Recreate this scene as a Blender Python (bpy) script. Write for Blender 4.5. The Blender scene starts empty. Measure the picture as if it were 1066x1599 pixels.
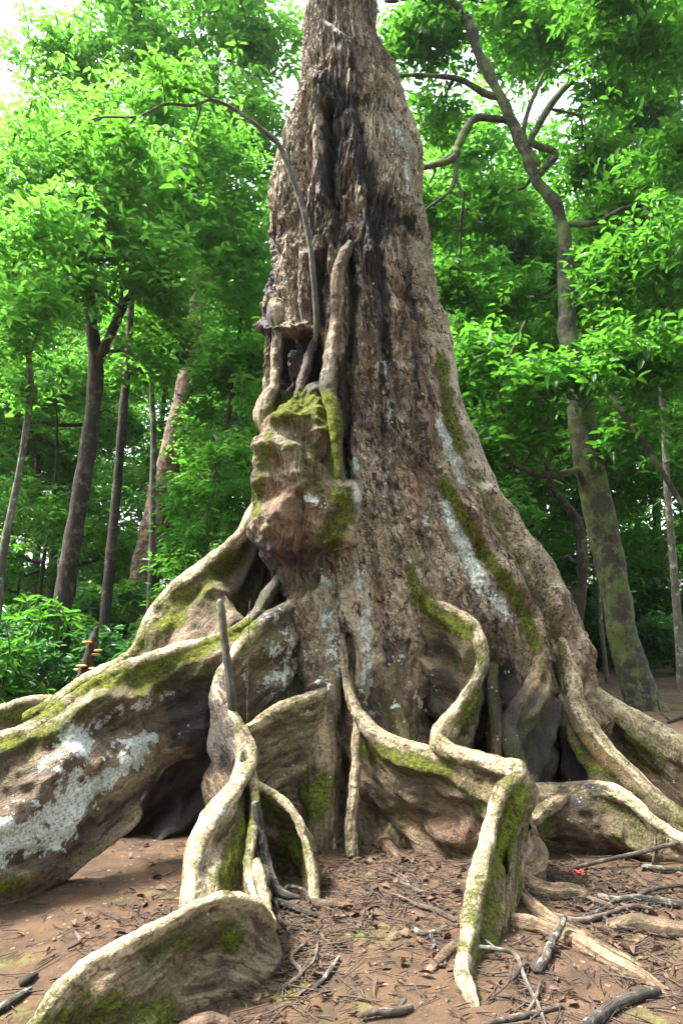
import bpy, math, random
import numpy as np
from mathutils import Vector

# ---------------------------------------------------------------- camera, sky, sun, exposure
sc = bpy.context.scene
COL = sc.collection
PITCH = math.radians(8.5); CAMZ = 1.6; F = 1066.0
cam_d = bpy.data.cameras.new('camera'); cam = bpy.data.objects.new('camera', cam_d); COL.objects.link(cam)
cam_d.sensor_fit = 'VERTICAL'; cam_d.sensor_height = 36; cam_d.sensor_width = 24; cam_d.lens = 24
cam_d.clip_end = 2000
cam.location = (0, 0, CAMZ); cam.rotation_euler = (math.pi/2 + PITCH, 0, 0)
sc.camera = cam
SUN_EL, SUN_AZ = math.radians(60), math.radians(-82)     # azimuth from +Y (view direction), negative = left
w = bpy.data.worlds.new('World'); sc.world = w; w.use_nodes = True
nt = w.node_tree; bg = nt.nodes['Background']
sky = nt.nodes.new('ShaderNodeTexSky'); sky.sky_type = 'NISHITA'; sky.sun_disc = False
sky.sun_elevation = SUN_EL; sky.sun_rotation = SUN_AZ; sky.air_density = 1.0; sky.dust_density = 4.0; sky.ozone_density = 0.6
hsv = nt.nodes.new('ShaderNodeHueSaturation'); hsv.inputs['Saturation'].default_value = .35
nt.links.new(sky.outputs[0], hsv.inputs['Color']); nt.links.new(hsv.outputs[0], bg.inputs[0]); bg.inputs[1].default_value = 0.15
sd = bpy.data.lights.new('sun', 'SUN'); sun = bpy.data.objects.new('sun', sd); COL.objects.link(sun)
sd.energy = 3.4; sd.angle = math.radians(12); sd.color = (1.0, 0.95, 0.86)
sv = Vector((math.sin(SUN_AZ)*math.cos(SUN_EL), math.cos(SUN_AZ)*math.cos(SUN_EL), math.sin(SUN_EL)))
sun.rotation_euler = sv.to_track_quat('Z', 'Y').to_euler()
sc.view_settings.view_transform = 'Standard'; sc.view_settings.look = 'None'
sc.view_settings.exposure = 2.35; sc.view_settings.gamma = 1.0
sc.cycles.max_bounces = 8; sc.cycles.transparent_max_bounces = 8
sc.cycles.diffuse_bounces = 4; sc.cycles.transmission_bounces = 5
sc.cycles.use_denoising = True

rng = np.random.default_rng(7); random.seed(7)

# ---------------------------------------------------------------- measuring helpers
CP, SP = math.cos(PITCH), math.sin(PITCH)
def P(px, py, Y):
    """point of the place seen at photo position px,py and standing Y metres from the viewer"""
    dx = (px-533)/F; dz = (799.5-py)/F
    k = Y/(CP - dz*SP)
    return np.array([dx*k, Y, CAMZ + (SP+dz*CP)*k])
def G(px, py, z=0.0):
    dx = (px-533)/F; dz = (799.5-py)/F
    k = (z-CAMZ)/(SP+dz*CP)
    return np.array([dx*k, (CP-dz*SP)*k, z])
def proj(v):
    x, y, z = v[:,0], v[:,1], v[:,2]-CAMZ
    d = y*CP + z*SP; u = -y*SP + z*CP
    return 533 + F*x/d, 799.5 - F*u/d
def PY_TO_Z(py, Y): return P(533, py, Y)[2]

# ---------------------------------------------------------------- noise
_perm = np.random.default_rng(3).permutation(256).astype(np.int32); _perm = np.concatenate([_perm, _perm, _perm])
_grad = np.random.default_rng(4).normal(size=(256,3)); _grad /= np.linalg.norm(_grad, axis=1)[:,None]
def perlin(p):
    p = np.asarray(p, float); i = np.floor(p).astype(np.int32); f = p - i; i &= 255
    u = f*f*f*(f*(f*6-15)+10); out = 0
    for dx in (0,1):
        wx = u[:,0] if dx else 1-u[:,0]
        for dy in (0,1):
            wy = u[:,1] if dy else 1-u[:,1]
            for dz in (0,1):
                wz = u[:,2] if dz else 1-u[:,2]
                h = _perm[_perm[_perm[(i[:,0]+dx)&255] + ((i[:,1]+dy)&255)] + ((i[:,2]+dz)&255)]
                g = _grad[h]
                out = out + wx*wy*wz*(g[:,0]*(f[:,0]-dx)+g[:,1]*(f[:,1]-dy)+g[:,2]*(f[:,2]-dz))
    return out*1.6
def fbm(p, n=4, ridged=False):
    a, s, k = 0, 1.0, 1.0
    for _ in range(n):
        v = perlin(p*k + 17.3*_)
        if ridged: v = 0.5-np.abs(v)*1.6
        a = a + v*s; s *= .5; k *= 2.03
    return a
def sstep(a, b, x):
    t = np.clip((x-a)/(b-a), 0, 1); return t*t*(3-2*t)

# ---------------------------------------------------------------- mesh helpers
def mesh_np(name, v, f, mat, smooth=True, attrs=None):
    """v Nx3, f MxK quads or triangles"""
    me = bpy.data.meshes.new(name); v = np.ascontiguousarray(v, np.float32); f = np.ascontiguousarray(f, np.int32)
    k = f.shape[1]
    me.vertices.add(len(v)); me.vertices.foreach_set('co', v.ravel())
    me.loops.add(f.size); me.loops.foreach_set('vertex_index', f.ravel())
    me.polygons.add(len(f)); me.polygons.foreach_set('loop_start', np.arange(0, f.size, k, dtype=np.int32))
    if smooth: me.polygons.foreach_set('use_smooth', np.ones(len(f), bool))
    me.update(calc_edges=True)
    for n, (t, a) in (attrs or {}).items():
        at = me.attributes.new(n, t, 'POINT')
        key = {'FLOAT':'value', 'FLOAT_VECTOR':'vector', 'FLOAT_COLOR':'color'}[t]
        at.data.foreach_set(key, np.ascontiguousarray(a, np.float32).ravel())
    me.materials.append(mat)
    return me
def link(name, me, parent=None, loc=None):
    o = bpy.data.objects.new(name, me); COL.objects.link(o)
    if parent is not None: o.parent = parent
    if loc is not None: o.location = loc
    return o
def tag(o, label=None, cat=None, group=None, kind=None):
    for k, x in (('label', label), ('category', cat), ('group', group), ('kind', kind)):
        if x: o[k] = x
    return o
def empty(name, loc, label, cat, group=None, rz=0):
    o = bpy.data.objects.new(name, None); COL.objects.link(o); o.location = loc; o.rotation_euler = (0,0,rz)
    o.empty_display_size = .2
    return tag(o, label, cat, group)
def grid_faces(n, m, closed=True):
    """n rows of m verts; closed wraps around m"""
    i = np.arange(n-1)[:,None]; j = np.arange(m if closed else m-1)[None,:]; j2 = (j+1) % m
    return np.stack([i*m+j, i*m+j2, (i+1)*m+j2, (i+1)*m+j], -1).reshape(-1,4)
def grid_normals(V, closed=True):
    du = np.gradient(V, axis=0)
    dv = (np.roll(V, -1, 1)-np.roll(V, 1, 1)) if closed else np.gradient(V, axis=1)
    n = np.cross(dv, du); n /= np.linalg.norm(n, axis=-1)[...,None]+1e-9
    return n
def spline(pts, n):
    """Catmull-Rom through rows of pts, resampled to n by length of the first three columns"""
    p = np.asarray(pts, float)
    q = np.vstack([2*p[0]-p[1], p, 2*p[-1]-p[-2]]); out = []
    for i in range(len(p)-1):
        a, b, c, d = q[i:i+4]; t = np.linspace(0, 1, 24, endpoint=False)[:,None]
        out.append(.5*((2*b)+(-a+c)*t+(2*a-5*b+4*c-d)*t*t+(-a+3*b-3*c+d)*t**3))
    out = np.vstack(out+[p[-1:]])
    s = np.concatenate([[0], np.cumsum(np.linalg.norm(np.diff(out[:,:3], axis=0), axis=1))])
    k = np.linspace(0, s[-1], n)
    return np.stack([np.interp(k, s, out[:,j]) for j in range(out.shape[1])], 1), s[-1]
def tube_np(pts, rad, n=None, sides=10, rough=0.0, freq=3.0, oval=1.0):
    pts = np.asarray(pts, float); rad = np.asarray(rad, float)
    n = n or max(6, len(pts)*5)
    a, L = spline(np.column_stack([pts, rad]), n)
    c, r = a[:,:3], a[:,3]
    t = np.gradient(c, axis=0); t /= np.linalg.norm(t, axis=1)[:,None]+1e-9
    ref = np.array([.31,.22,.92]) if abs(t[:,2]).mean() < .8 else np.array([1.,.1,.05])
    u = np.cross(t, ref); u /= np.linalg.norm(u, axis=1)[:,None]+1e-9; v = np.cross(t, u)
    th = np.linspace(0, 2*np.pi, sides, endpoint=False)
    V = c[:,None]+r[:,None,None]*(np.cos(th)[None,:,None]*u[:,None]+oval*np.sin(th)[None,:,None]*v[:,None])
    if rough:
        N = V-c[:,None]; N /= np.linalg.norm(N, axis=-1)[...,None]+1e-9
        V = V+N*(fbm(V.reshape(-1,3)*freq, 3).reshape(n, sides)*rough*np.minimum(1, r/.02)[:,None])[...,None]
    V[0] = c[0]+(V[0]-c[0])*.3; V[-1] = c[-1]+(V[-1]-c[-1])*.3
    s = np.linspace(0, L, n)
    flow = np.stack(np.broadcast_arrays(th[None,:]*r.mean()*1.2, s[:,None], 0*th[None,:]), -1)
    return V.reshape(-1,3), grid_faces(n, sides), flow.reshape(-1,3)
class Bag:
    def __init__(s): s.v = []; s.f = []; s.a = []; s.n = 0
    def add(s, v, f, a=None):
        s.v.append(v); s.f.append(f+s.n); s.n += len(v); s.a.append(a if a is not None else np.zeros((len(v),3)))
    def get(s): return np.vstack(s.v), np.vstack(s.f), np.vstack(s.a)

# ---------------------------------------------------------------- node helpers
class NT:
    def __init__(s, name):
        s.m = bpy.data.materials.new(name); s.m.use_nodes = True; s.t = s.m.node_tree; s.t.nodes.clear()
        s.out = s.t.nodes.new('ShaderNodeOutputMaterial')
    def node(s, typ, props=None, **inp):
        n = s.t.nodes.new(typ)
        for k, v in (props or {}).items(): setattr(n, k, v)
        for k, v in inp.items():
            k = k.replace('_', ' ')
            i = n.inputs[int(k[1:])] if (k[0] == 'i' and k[1:].isdigit()) else n.inputs[k]
            s.set(i, v)
        return n
    def set(s, i, v):
        if isinstance(v, bpy.types.NodeSocket): s.t.links.new(v, i)
        elif isinstance(v, tuple) and len(v) == 3 and i.type == 'RGBA': i.default_value = (*v, 1)
        else: i.default_value = v
    def math(s, op, a, b=0.0, clamp=False):
        return s.node('ShaderNodeMath', {'operation': op, 'use_clamp': clamp}, i0=a, i1=b).outputs[0]
    def mapr(s, x, a, b, c=0.0, d=1.0, smooth=True):
        n = s.node('ShaderNodeMapRange', {'interpolation_type': 'SMOOTHSTEP' if smooth else 'LINEAR'}, i0=x, i1=a, i2=b, i3=c, i4=d)
        return n.outputs[0]
    def mix(s, f, a, b, mode='MIX'):
        n = s.t.nodes.new('ShaderNodeMix'); n.data_type = 'RGBA'; n.blend_type = mode
        s.set(n.inputs[0], f); s.set(n.inputs[6], a); s.set(n.inputs[7], b); return n.outputs[2]
    def noise(s, vec, scale, detail=5, rough=.55, dist=0.0, out=0):
        return s.node('ShaderNodeTexNoise', None, Vector=vec, Scale=scale, Detail=float(detail), Roughness=rough, Distortion=dist).outputs[out]
    def scale(s, vec, x, y, z):
        return s.node('ShaderNodeMapping', None, Vector=vec, Scale=(x,y,z)).outputs[0]
    def attr(s, name): return s.node('ShaderNodeAttribute', {'attribute_name': name})
    def bump(s, h, dist, strength=1.0, normal=None):
        n = s.node('ShaderNodeBump', None, Height=h, Distance=dist, Strength=strength)
        if normal is not None: s.set(n.inputs['Normal'], normal)
        return n.outputs[0]

# ---------------------------------------------------------------- materials
def bark_material():
    """mossy buttress bark; masks painted per vertex: m1 = pale crest, moss, lichen, black stain and painted cavity shade; m2 = tan, red, plates"""
    M = NT('buttress_bark')
    obj = M.node('ShaderNodeTexCoord').outputs['Object']
    flow = M.attr('flow').outputs['Vector']
    a1, a2 = M.attr('m1'), M.attr('m2')
    s1 = M.node('ShaderNodeSeparateColor', None, Color=a1.outputs['Color']); s2 = M.node('ShaderNodeSeparateColor', None, Color=a2.outputs['Color'])
    rim, moss, lich, dark = s1.outputs[0], s1.outputs[1], s1.outputs[2], a1.outputs['Alpha']
    tan, red, plate = s2.outputs[0], s2.outputs[1], s2.outputs[2]
    n_big = M.noise(obj, 2.2, 4); n_mid = M.noise(obj, 9, 6, .62); n_fine = M.noise(obj, 55, 5, .65); n_tiny = M.noise(obj, 190, 3, .6)
    # streaks that follow the wood
    wob = M.node('ShaderNodeVectorMath', {'operation':'MULTIPLY_ADD'}, i0=M.noise(obj, 5, 3, out=1), i1=(.12,.12,.12), i2=flow).outputs[0]
    st = M.noise(M.scale(wob, 26, 2.6, 4), 1.0, 6, .6)
    st2 = M.noise(M.scale(wob, 75, 6, 9), 1.0, 4, .6)
    # bark plates
    wob2 = M.node('ShaderNodeVectorMath', {'operation':'MULTIPLY_ADD'}, i0=M.noise(obj, 11, 4, out=1), i1=(.07,.30,.06), i2=flow).outputs[0]
    pv = M.scale(wob2, 36, 6.5, 6)
    ve = M.node('ShaderNodeTexVoronoi', {'feature':'DISTANCE_TO_EDGE'}, Vector=pv, Scale=1.0).outputs[0]
    vc = M.node('ShaderNodeTexVoronoi', None, Vector=pv, Scale=1.0)
    vs = M.node('ShaderNodeSeparateColor', None, Color=vc.outputs['Color'])
    ve2 = M.node('ShaderNodeTexVoronoi', {'feature':'DISTANCE_TO_EDGE'}, Vector=M.scale(wob2, 95, 22, 15), Scale=1.0).outputs[0]
    crack = M.math('MULTIPLY', M.mapr(ve, 0.0, .12, 1, 0), M.mapr(n_mid, .44, .56))
    crack2 = M.math('MULTIPLY', M.mapr(ve2, 0.0, .10, .7, 0), M.mapr(n_big, .42, .62))
    crack = M.math('MULTIPLY', M.math('MAXIMUM', crack, crack2), plate)
    # base wood
    c = M.mix(M.mapr(n_mid, .32, .68), (.060,.034,.022), (.25,.168,.100))
    c = M.mix(M.math('MULTIPLY', M.mapr(st, .47, .62), .80), c, (.38,.285,.175))
    c = M.mix(M.math('MULTIPLY', M.mapr(st, .36, .47, 1, 0), .85), c, (.028,.017,.012))
    c = M.mix(M.math('MULTIPLY', M.mapr(M.noise(obj, 1.6, 3, .5), .48, .60), .62), c, (.045,.026,.017))
    pl = M.mix(vs.outputs[0], (.13,.075,.060), (.44,.34,.26))
    c = M.mix(M.math('MULTIPLY', plate, .45), c, pl)
    c = M.mix(M.math('MULTIPLY', M.math('MULTIPLY', plate, M.mapr(M.mix(.5, M.noise(M.scale(wob, 10, 2.2, 3), 1.0, 5, .6), n_mid), .44, .55)), .85), c, (.56,.45,.34))
    c = M.mix(M.math('MULTIPLY', M.mapr(M.math('ADD', red, M.math('MULTIPLY', M.math('SUBTRACT', n_mid, .5), 1.3)), .35, .8), .75), c, M.mix(n_fine, (.15,.060,.036), (.38,.19,.115)))
    tm = M.mapr(M.math('ADD', M.math('ADD', tan, .10), M.math('MULTIPLY', M.math('SUBTRACT', M.mix(.5, n_mid, st), .5), 1.5)), .35, .75)
    c = M.mix(M.math('MULTIPLY', tm, .85), c, M.mix(n_fine, (.44,.35,.26), (.70,.59,.46)))
    rm = M.mapr(M.math('ADD', rim, M.math('MULTIPLY', M.math('SUBTRACT', M.mix(.5, n_mid, M.noise(obj, 30, 5, .7)), .5), 2.0)), .38, .78)
    c = M.mix(M.math('MULTIPLY', rm, .92), c, M.mix(M.mapr(st, .36, .58), (.27,.20,.115), (.64,.53,.36)))
    # black wet stain, and the shade painted into cavities
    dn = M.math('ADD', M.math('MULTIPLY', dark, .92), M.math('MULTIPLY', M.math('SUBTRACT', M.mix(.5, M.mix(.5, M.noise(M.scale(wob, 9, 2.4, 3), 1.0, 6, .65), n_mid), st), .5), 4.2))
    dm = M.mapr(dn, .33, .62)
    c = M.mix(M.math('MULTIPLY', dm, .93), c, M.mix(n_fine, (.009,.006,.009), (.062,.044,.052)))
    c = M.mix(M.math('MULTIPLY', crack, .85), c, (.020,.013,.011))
    c = M.mix(M.math('MULTIPLY', M.mapr(n_fine, .50, .64), .62), c, (.035,.022,.016))
    # grey green algae film
    c = M.mix(M.math('MULTIPLY', M.math('MULTIPLY', M.mapr(M.noise(obj, 4.7, 6, .7), .50, .66), M.mapr(plate, .2, .9, 1, .1)), .40), c, (.125,.125,.055))
    # lichen crust: ragged sheets plus scattered round flecks
    n17 = M.noise(obj, 17, 8, .74); n7 = M.noise(obj, 6, 4, .6)
    ln = M.math('ADD', lich, M.math('MULTIPLY', M.math('SUBTRACT', M.mix(.45, n17, n7), .5), 3.2))
    lm = M.mapr(ln, .46, .60)
    lv = M.node('ShaderNodeTexVoronoi', None, Vector=M.node('ShaderNodeVectorMath', {'operation':'MULTIPLY_ADD'}, i0=M.noise(obj, 40, 3, out=1), i1=(.02,.02,.02), i2=obj).outputs[0], Scale=34.0)
    lvs = M.node('ShaderNodeSeparateColor', None, Color=lv.outputs['Color'])
    dotr = M.math('SUBTRACT', M.math('ADD', M.math('MULTIPLY', lich, .30), M.math('MULTIPLY', M.math('SUBTRACT', n7, .56), 1.1)), M.math('MULTIPLY', lvs.outputs[0], .34))
    dots = M.mapr(M.math('SUBTRACT', dotr, M.math('MULTIPLY', lv.outputs['Distance'], .55)), -.12, -.06)
    lm = M.math('MAXIMUM', lm, M.math('MULTIPLY', dots, .85))
    c = M.mix(M.math('MULTIPLY', lm, M.mapr(n_fine, .34, .48, .55, .98)), c, M.mix(M.mapr(n_fine, .35, .65), (.45,.48,.43), (.80,.84,.82)))
    # moss
    mt = M.mix(.42, M.mix(.5, n_mid, M.noise(obj, 17, 8, .8)), M.noise(obj, 60, 5, .75))
    mn = M.math('ADD', moss, M.math('MULTIPLY', M.math('SUBTRACT', mt, .5), 3.2))
    film = M.mapr(M.math('ADD', moss, M.math('MULTIPLY', M.math('SUBTRACT', n_mid, .5), 1.3)), .22, .70)
    c = M.mix(M.math('MULTIPLY', film, .45), c, (.115,.120,.022))
    mm = M.mapr(mn, .50, .74)
    c = M.mix(M.math('MULTIPLY', mm, .92), c, M.mix(M.mapr(M.noise(obj, 38, 6, .75), .35, .65), (.040,.052,.007), (.25,.29,.017)))
    # bump
    h = M.math('MULTIPLY', st, .35)
    h = M.math('ADD', h, M.math('MULTIPLY', st2, .14))
    h = M.math('ADD', h, M.math('MULTIPLY', n_fine, .42))
    h = M.math('ADD', h, M.math('MULTIPLY', n_mid, .5))
    h = M.math('ADD', h, M.math('MULTIPLY', n_tiny, .08))
    h = M.math('ADD', h, M.math('MULTIPLY', M.math('MULTIPLY', vs.outputs[0], plate), .40))
    h = M.math('SUBTRACT', h, M.math('MULTIPLY', crack, .75))
    h = M.math('ADD', h, M.math('MULTIPLY', lm, .12))
    h = M.math('ADD', h, M.math('MULTIPLY', M.math('MULTIPLY', mm, M.noise(obj, 90, 4, .7)), .75))
    nb = M.bump(h, .045, 1.0)
    rough = M.mix(dm, (.82,.82,.82), (.62,.62,.62)); rough = M.mix(mm, rough, (1,1,1))
    b = M.node('ShaderNodeBsdfPrincipled', None, Base_Color=c, Roughness=rough, Normal=nb)
    b.inputs['Specular IOR Level'].default_value = .35
    M.t.links.new(b.outputs[0], M.out.inputs[0]); return M.m

def plain_bark(name, c1, c2, moss=0.3, sc_=1.0, patch=(.35,.37,.32), pamt=.25):
    M = NT(name)
    obj = M.node('ShaderNodeTexCoord').outputs['Object']; flow = M.attr('flow').outputs['Vector']
    n1 = M.noise(obj, 3*sc_, 5, .6); n2 = M.noise(obj, 22*sc_, 5, .65)
    st = M.noise(M.scale(flow, 40*sc_, 6*sc_, 5), 1.0, 5, .6)
    c = M.mix(M.mapr(n1, .3, .7), c1, c2); c = M.mix(M.mapr(st, .4, .7, 0, .6), c, tuple(x*.45 for x in c1))
    c = M.mix(M.mapr(M.noise(obj, 6*sc_, 6, .7), .60-pamt*.3, .72-pamt*.3, 0, .7), c, patch)
    c = M.mix(M.mapr(M.math('ADD', n1, M.math('MULTIPLY', n2, .5)), 1.0-moss*.6, 1.15-moss*.6, 0, .85), c, (.07,.105,.014))
    nb = M.bump(M.math('ADD', st, M.math('MULTIPLY', n2, .7)), .02)
    b = M.node('ShaderNodeBsdfPrincipled', None, Base_Color=c, Roughness=.88, Normal=nb)
    M.t.links.new(b.outputs[0], M.out.inputs[0]); return M.m

def leaf_material(name, c1, c2, trans, tmix=.42, rough=.38, yellow=.03):
    M = NT(name)
    r = M.attr('rnd').outputs['Fac']
    obj = M.node('ShaderNodeTexCoord').outputs['Object']; oi = M.node('ShaderNodeObjectInfo').outputs['Random']
    c = M.mix(r, c1, c2)
    c = M.mix(M.mapr(M.noise(obj, .9, 2), .35, .65, 0, .7), c, tuple(x*.5 for x in c1))
    c = M.mix(M.mapr(r, .985-yellow, .99, 0, .8, False), c, (.34,.26,.03))
    hs = M.node('ShaderNodeHueSaturation', None, Hue=M.mapr(oi, 0, 1, .485, .515, False), Saturation=1.0, Value=M.mapr(oi, 0, 1, .82, 1.2, False), Color=c).outputs[0]
    b = M.node('ShaderNodeBsdfPrincipled', None, Base_Color=hs, Roughness=rough)
    b.inputs['Specular IOR Level'].default_value = .28
    t = M.node('ShaderNodeBsdfTranslucent', None, Color=M.mix(.75, hs, trans))
    mx = M.node('ShaderNodeMixShader', None, i0=tmix, i1=b.outputs[0], i2=t.outputs[0])
    M.t.links.new(mx.outputs[0], M.out.inputs[0]); return M.m

def soil_material():
    M = NT('forest_soil')
    obj = M.node('ShaderNodeTexCoord').outputs['Object']
    n1 = M.noise(obj, .9, 5, .6); n2 = M.noise(obj, 6, 6, .65); n3 = M.noise(obj, 40, 6, .7); n4 = M.noise(obj, 160, 3, .6)
    c = M.mix(M.mapr(n2, .3, .7), (.032,.017,.009), (.135,.076,.038))
    c = M.mix(M.mapr(n1, .35, .65, 0, .5), c, (.105,.061,.031))
    c = M.mix(M.mapr(n3, .50, .72, 0, .75), c, (.060,.032,.022))
    v = M.node('ShaderNodeTexVoronoi', None, Vector=obj, Scale=26.0)
    vs = M.node('ShaderNodeSeparateColor', None, Color=v.outputs['Color'])
    lit = M.math('MULTIPLY', M.mapr(vs.outputs[0], .80, .86), M.mapr(v.outputs['Distance'], .30, .38, 1, 0))
    c = M.mix(M.math('MULTIPLY', lit, .8), c, M.mix(vs.outputs[1], (.05,.028,.02), (.30,.20,.12)))
    c = M.mix(M.math('MULTIPLY', M.mapr(M.noise(obj, 2.1, 5, .65), .56, .68), M.mapr(n3, .35, .6)), c, (.135,.150,.030))
    h = M.math('ADD', M.math('MULTIPLY', n3, .6), M.math('MULTIPLY', n4, .25)); h = M.math('ADD', h, M.math('MULTIPLY', lit, .3)); h = M.math('ADD', h, M.math('MULTIPLY', n2, .8))
    b = M.node('ShaderNodeBsdfPrincipled', None, Base_Color=c, Roughness=.95, Normal=M.bump(h, .025))
    M.t.links.new(b.outputs[0], M.out.inputs[0]); return M.m

def litter_material(name, c1, c2, rough=.8):
    M = NT(name); r = M.attr('rnd').outputs['Fac']; obj = M.node('ShaderNodeTexCoord').outputs['Object']
    c = M.mix(r, c1, c2); c = M.mix(M.mapr(M.noise(obj, 30, 4), .4, .7, 0, .6), c, tuple(x*.4 for x in c1))
    b = M.node('ShaderNodeBsdfPrincipled', None, Base_Color=c, Roughness=rough, Normal=M.bump(M.noise(obj, 120, 3), .004))
    M.t.links.new(b.outputs[0], M.out.inputs[0]); return M.m

BARK = bark_material()
DARKBARK = plain_bark('dark_forest_bark', (.020,.014,.011), (.055,.040,.028), .15, patch=(.12,.11,.085))
MOSSBARK = plain_bark('green_forest_bark', (.022,.019,.013), (.058,.052,.032), .46, patch=(.12,.14,.09), pamt=.35)
REDBARK = plain_bark('reddish_flaking_bark', (.075,.038,.025), (.18,.105,.07), .12, 1.2, patch=(.36,.27,.2), pamt=.5)
GREYBARK = plain_bark('grey_forest_bark', (.060,.052,.042), (.16,.145,.115), .2)
TWIG = plain_bark('dead_wood', (.045,.032,.024), (.14,.105,.08), .02, 2.5, patch=(.2,.16,.125), pamt=.4)
TWIGGREY = plain_bark('weathered_grey_wood', (.026,.021,.018), (.095,.080,.065), .05, 2.5)
ROOTBARK = plain_bark('reddish_root_bark', (.16,.095,.065), (.33,.22,.155), .12, 1.6, patch=(.36,.28,.2), pamt=.4)
LEAF_A = leaf_material('bright_leaf', (.024,.105,.016), (.066,.215,.028), (.25,.70,.07), .46)
LEAF_B = leaf_material('deep_leaf', (.014,.070,.011), (.040,.140,.020), (.18,.56,.04), .40)
LEAF_C = leaf_material('understorey_leaf', (.012,.060,.020), (.036,.125,.036), (.13,.42,.06), .34, .30)
SOIL = soil_material()
DEADLEAF = litter_material('dead_leaf', (.045,.024,.016), (.15,.085,.048))
TWIGSTUFF = litter_material('twig_wood', (.022,.014,.011), (.105,.072,.050))

# ---------------------------------------------------------------- the ground
def gh(x, y):
    x = np.asarray(x, float); y = np.asarray(y, float)
    p = np.stack([x.ravel(), y.ravel(), 0*x.ravel()], 1)
    h = fbm(p*.55, 3)*.045 + fbm(p*3.1+5, 3)*.016
    d = np.clip(y.ravel()-9, 0, 60)
    h = h + fbm(p*.11+9, 2)*.012*d
    return h.reshape(x.shape)
def ghs(x, y): return float(gh(np.array([x]), np.array([y]))[0])
def make_ground():
    n = 620
    t = np.linspace(-1, 1, n); X = np.sinh(t*5.0)/np.sinh(5.0)*260
    u = np.linspace(-.55, 1, n); Yg = 3.6+np.sinh(u*5.2)/np.sinh(5.2)*320
    XX, YY = np.meshgrid(X, Yg)
    Z = gh(XX, YY); p = np.stack([XX.ravel(), YY.ravel(), 0*XX.ravel()], 1)
    Z = Z + (fbm(p*14, 3)*.006*np.exp(-(np.hypot(p[:,0], p[:,1]-3)/9)**2)).reshape(Z.shape)
    v = np.stack([XX, YY, Z], -1).reshape(-1,3)
    o = link('ground', mesh_np('ground', v, grid_faces(n, n, False), SOIL)); o['kind'] = 'structure'
make_ground()

# ---------------------------------------------------------------- the buttress tree
TB = np.array([.05, 6.2, 0.0])
tree = empty('buttress_tree', TB, 'huge old buttress tree with flaring wavy plank roots and peeling mossy lichened bark', 'tree')

def seg_d(px, py, poly):
    best = np.full(px.shape, 1e9)
    for (x0,y0), (x1,y1) in zip(poly[:-1], poly[1:]):
        dx, dy = x1-x0, y1-y0; t = np.clip(((px-x0)*dx+(py-y0)*dy)/(dx*dx+dy*dy+1e-9), 0, 1)
        best = np.minimum(best, np.hypot(px-x0-t*dx, py-y0-t*dy))
    return best
def stroke(px, py, poly, w): return np.exp(-(seg_d(px, py, poly)/w)**2)
# strokes of colour painted on the bark, cavity shade among them (positions measured on the photograph; polyline, width, amount)
MOSS = [([(688,560),(700,640),(720,700)],13,.8), ([(692,755),(760,870),(810,940),(838,1010)],11,.95), ([(720,700),(770,800),(800,860)],14,.55),
        ([(770,790),(830,880),(860,950),(880,1040)],14,.55), ([(800,850),(850,960)],14,.5), ([(440,640),(500,625),(515,660)],22,.95), ([(410,700),(470,690),(520,720)],22,.55), ([(520,620),(524,740)],9,1.0),
        ([(530,770),(540,800),(515,840)],22,.8), ([(470,720),(500,760)],26,.5), ([(420,680),(405,740),(400,800)],9,.8),
        ([(360,870),(320,910),(260,950)],26,.72), ([(255,975),(275,965)],16,1.0), ([(330,950),(385,930)],26,.5), ([(120,1075),(200,1052),(300,1022),(390,975)],12,.95), ([(150,1085),(260,1070),(330,1045)],22,.55), ([(0,1165),(80,1140),(130,1110)],16,.75),
        ([(0,1385),(30,1378)],14,.8), ([(365,1040),(400,990)],14,.5), ([(350,1260),(395,1240)],16,.5), ([(385,1290),(365,1340),(350,1380)],20,.85), ([(400,1250),(440,1290),(460,1350)],30,.65),
        ([(130,1560),(200,1590),(250,1580)],36,.7), ([(230,1490),(350,1450),(370,1470)],18,.6), ([(480,1240),(505,1225),(490,1270)],22,.75), ([(380,1130),(440,1110)],14,.5), ([(350,1460),(360,1480)],12,.9),
        ([(655,930),(690,965),(730,985)],16,.85), ([(640,890),(655,940)],8,.9), ([(745,1080),(725,1130)],16,.75), ([(745,1010),(750,1050)],9,.6), ([(680,1010),(700,1040)],26,.4),
        ([(575,1170),(640,1190),(700,1200)],20,.75), ([(610,1270),(650,1300)],22,.45), ([(810,1235),(795,1290),(775,1360)],16,1.0), ([(760,1380),(745,1440)],14,.55), ([(545,1310),(550,1325)],8,.5),
        ([(930,1250),(990,1280)],24,.5), ([(980,1180),(1030,1200)],18,.55), ([(640,1120),(600,1100)],30,.35), ([(850,1020),(845,1060)],9,.5), ([(0,1120),(90,1105)],14,.9), ([(550,1080),(560,1120)],10,.35), ([(860,1250),(900,1255)],14,.3)]
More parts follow.
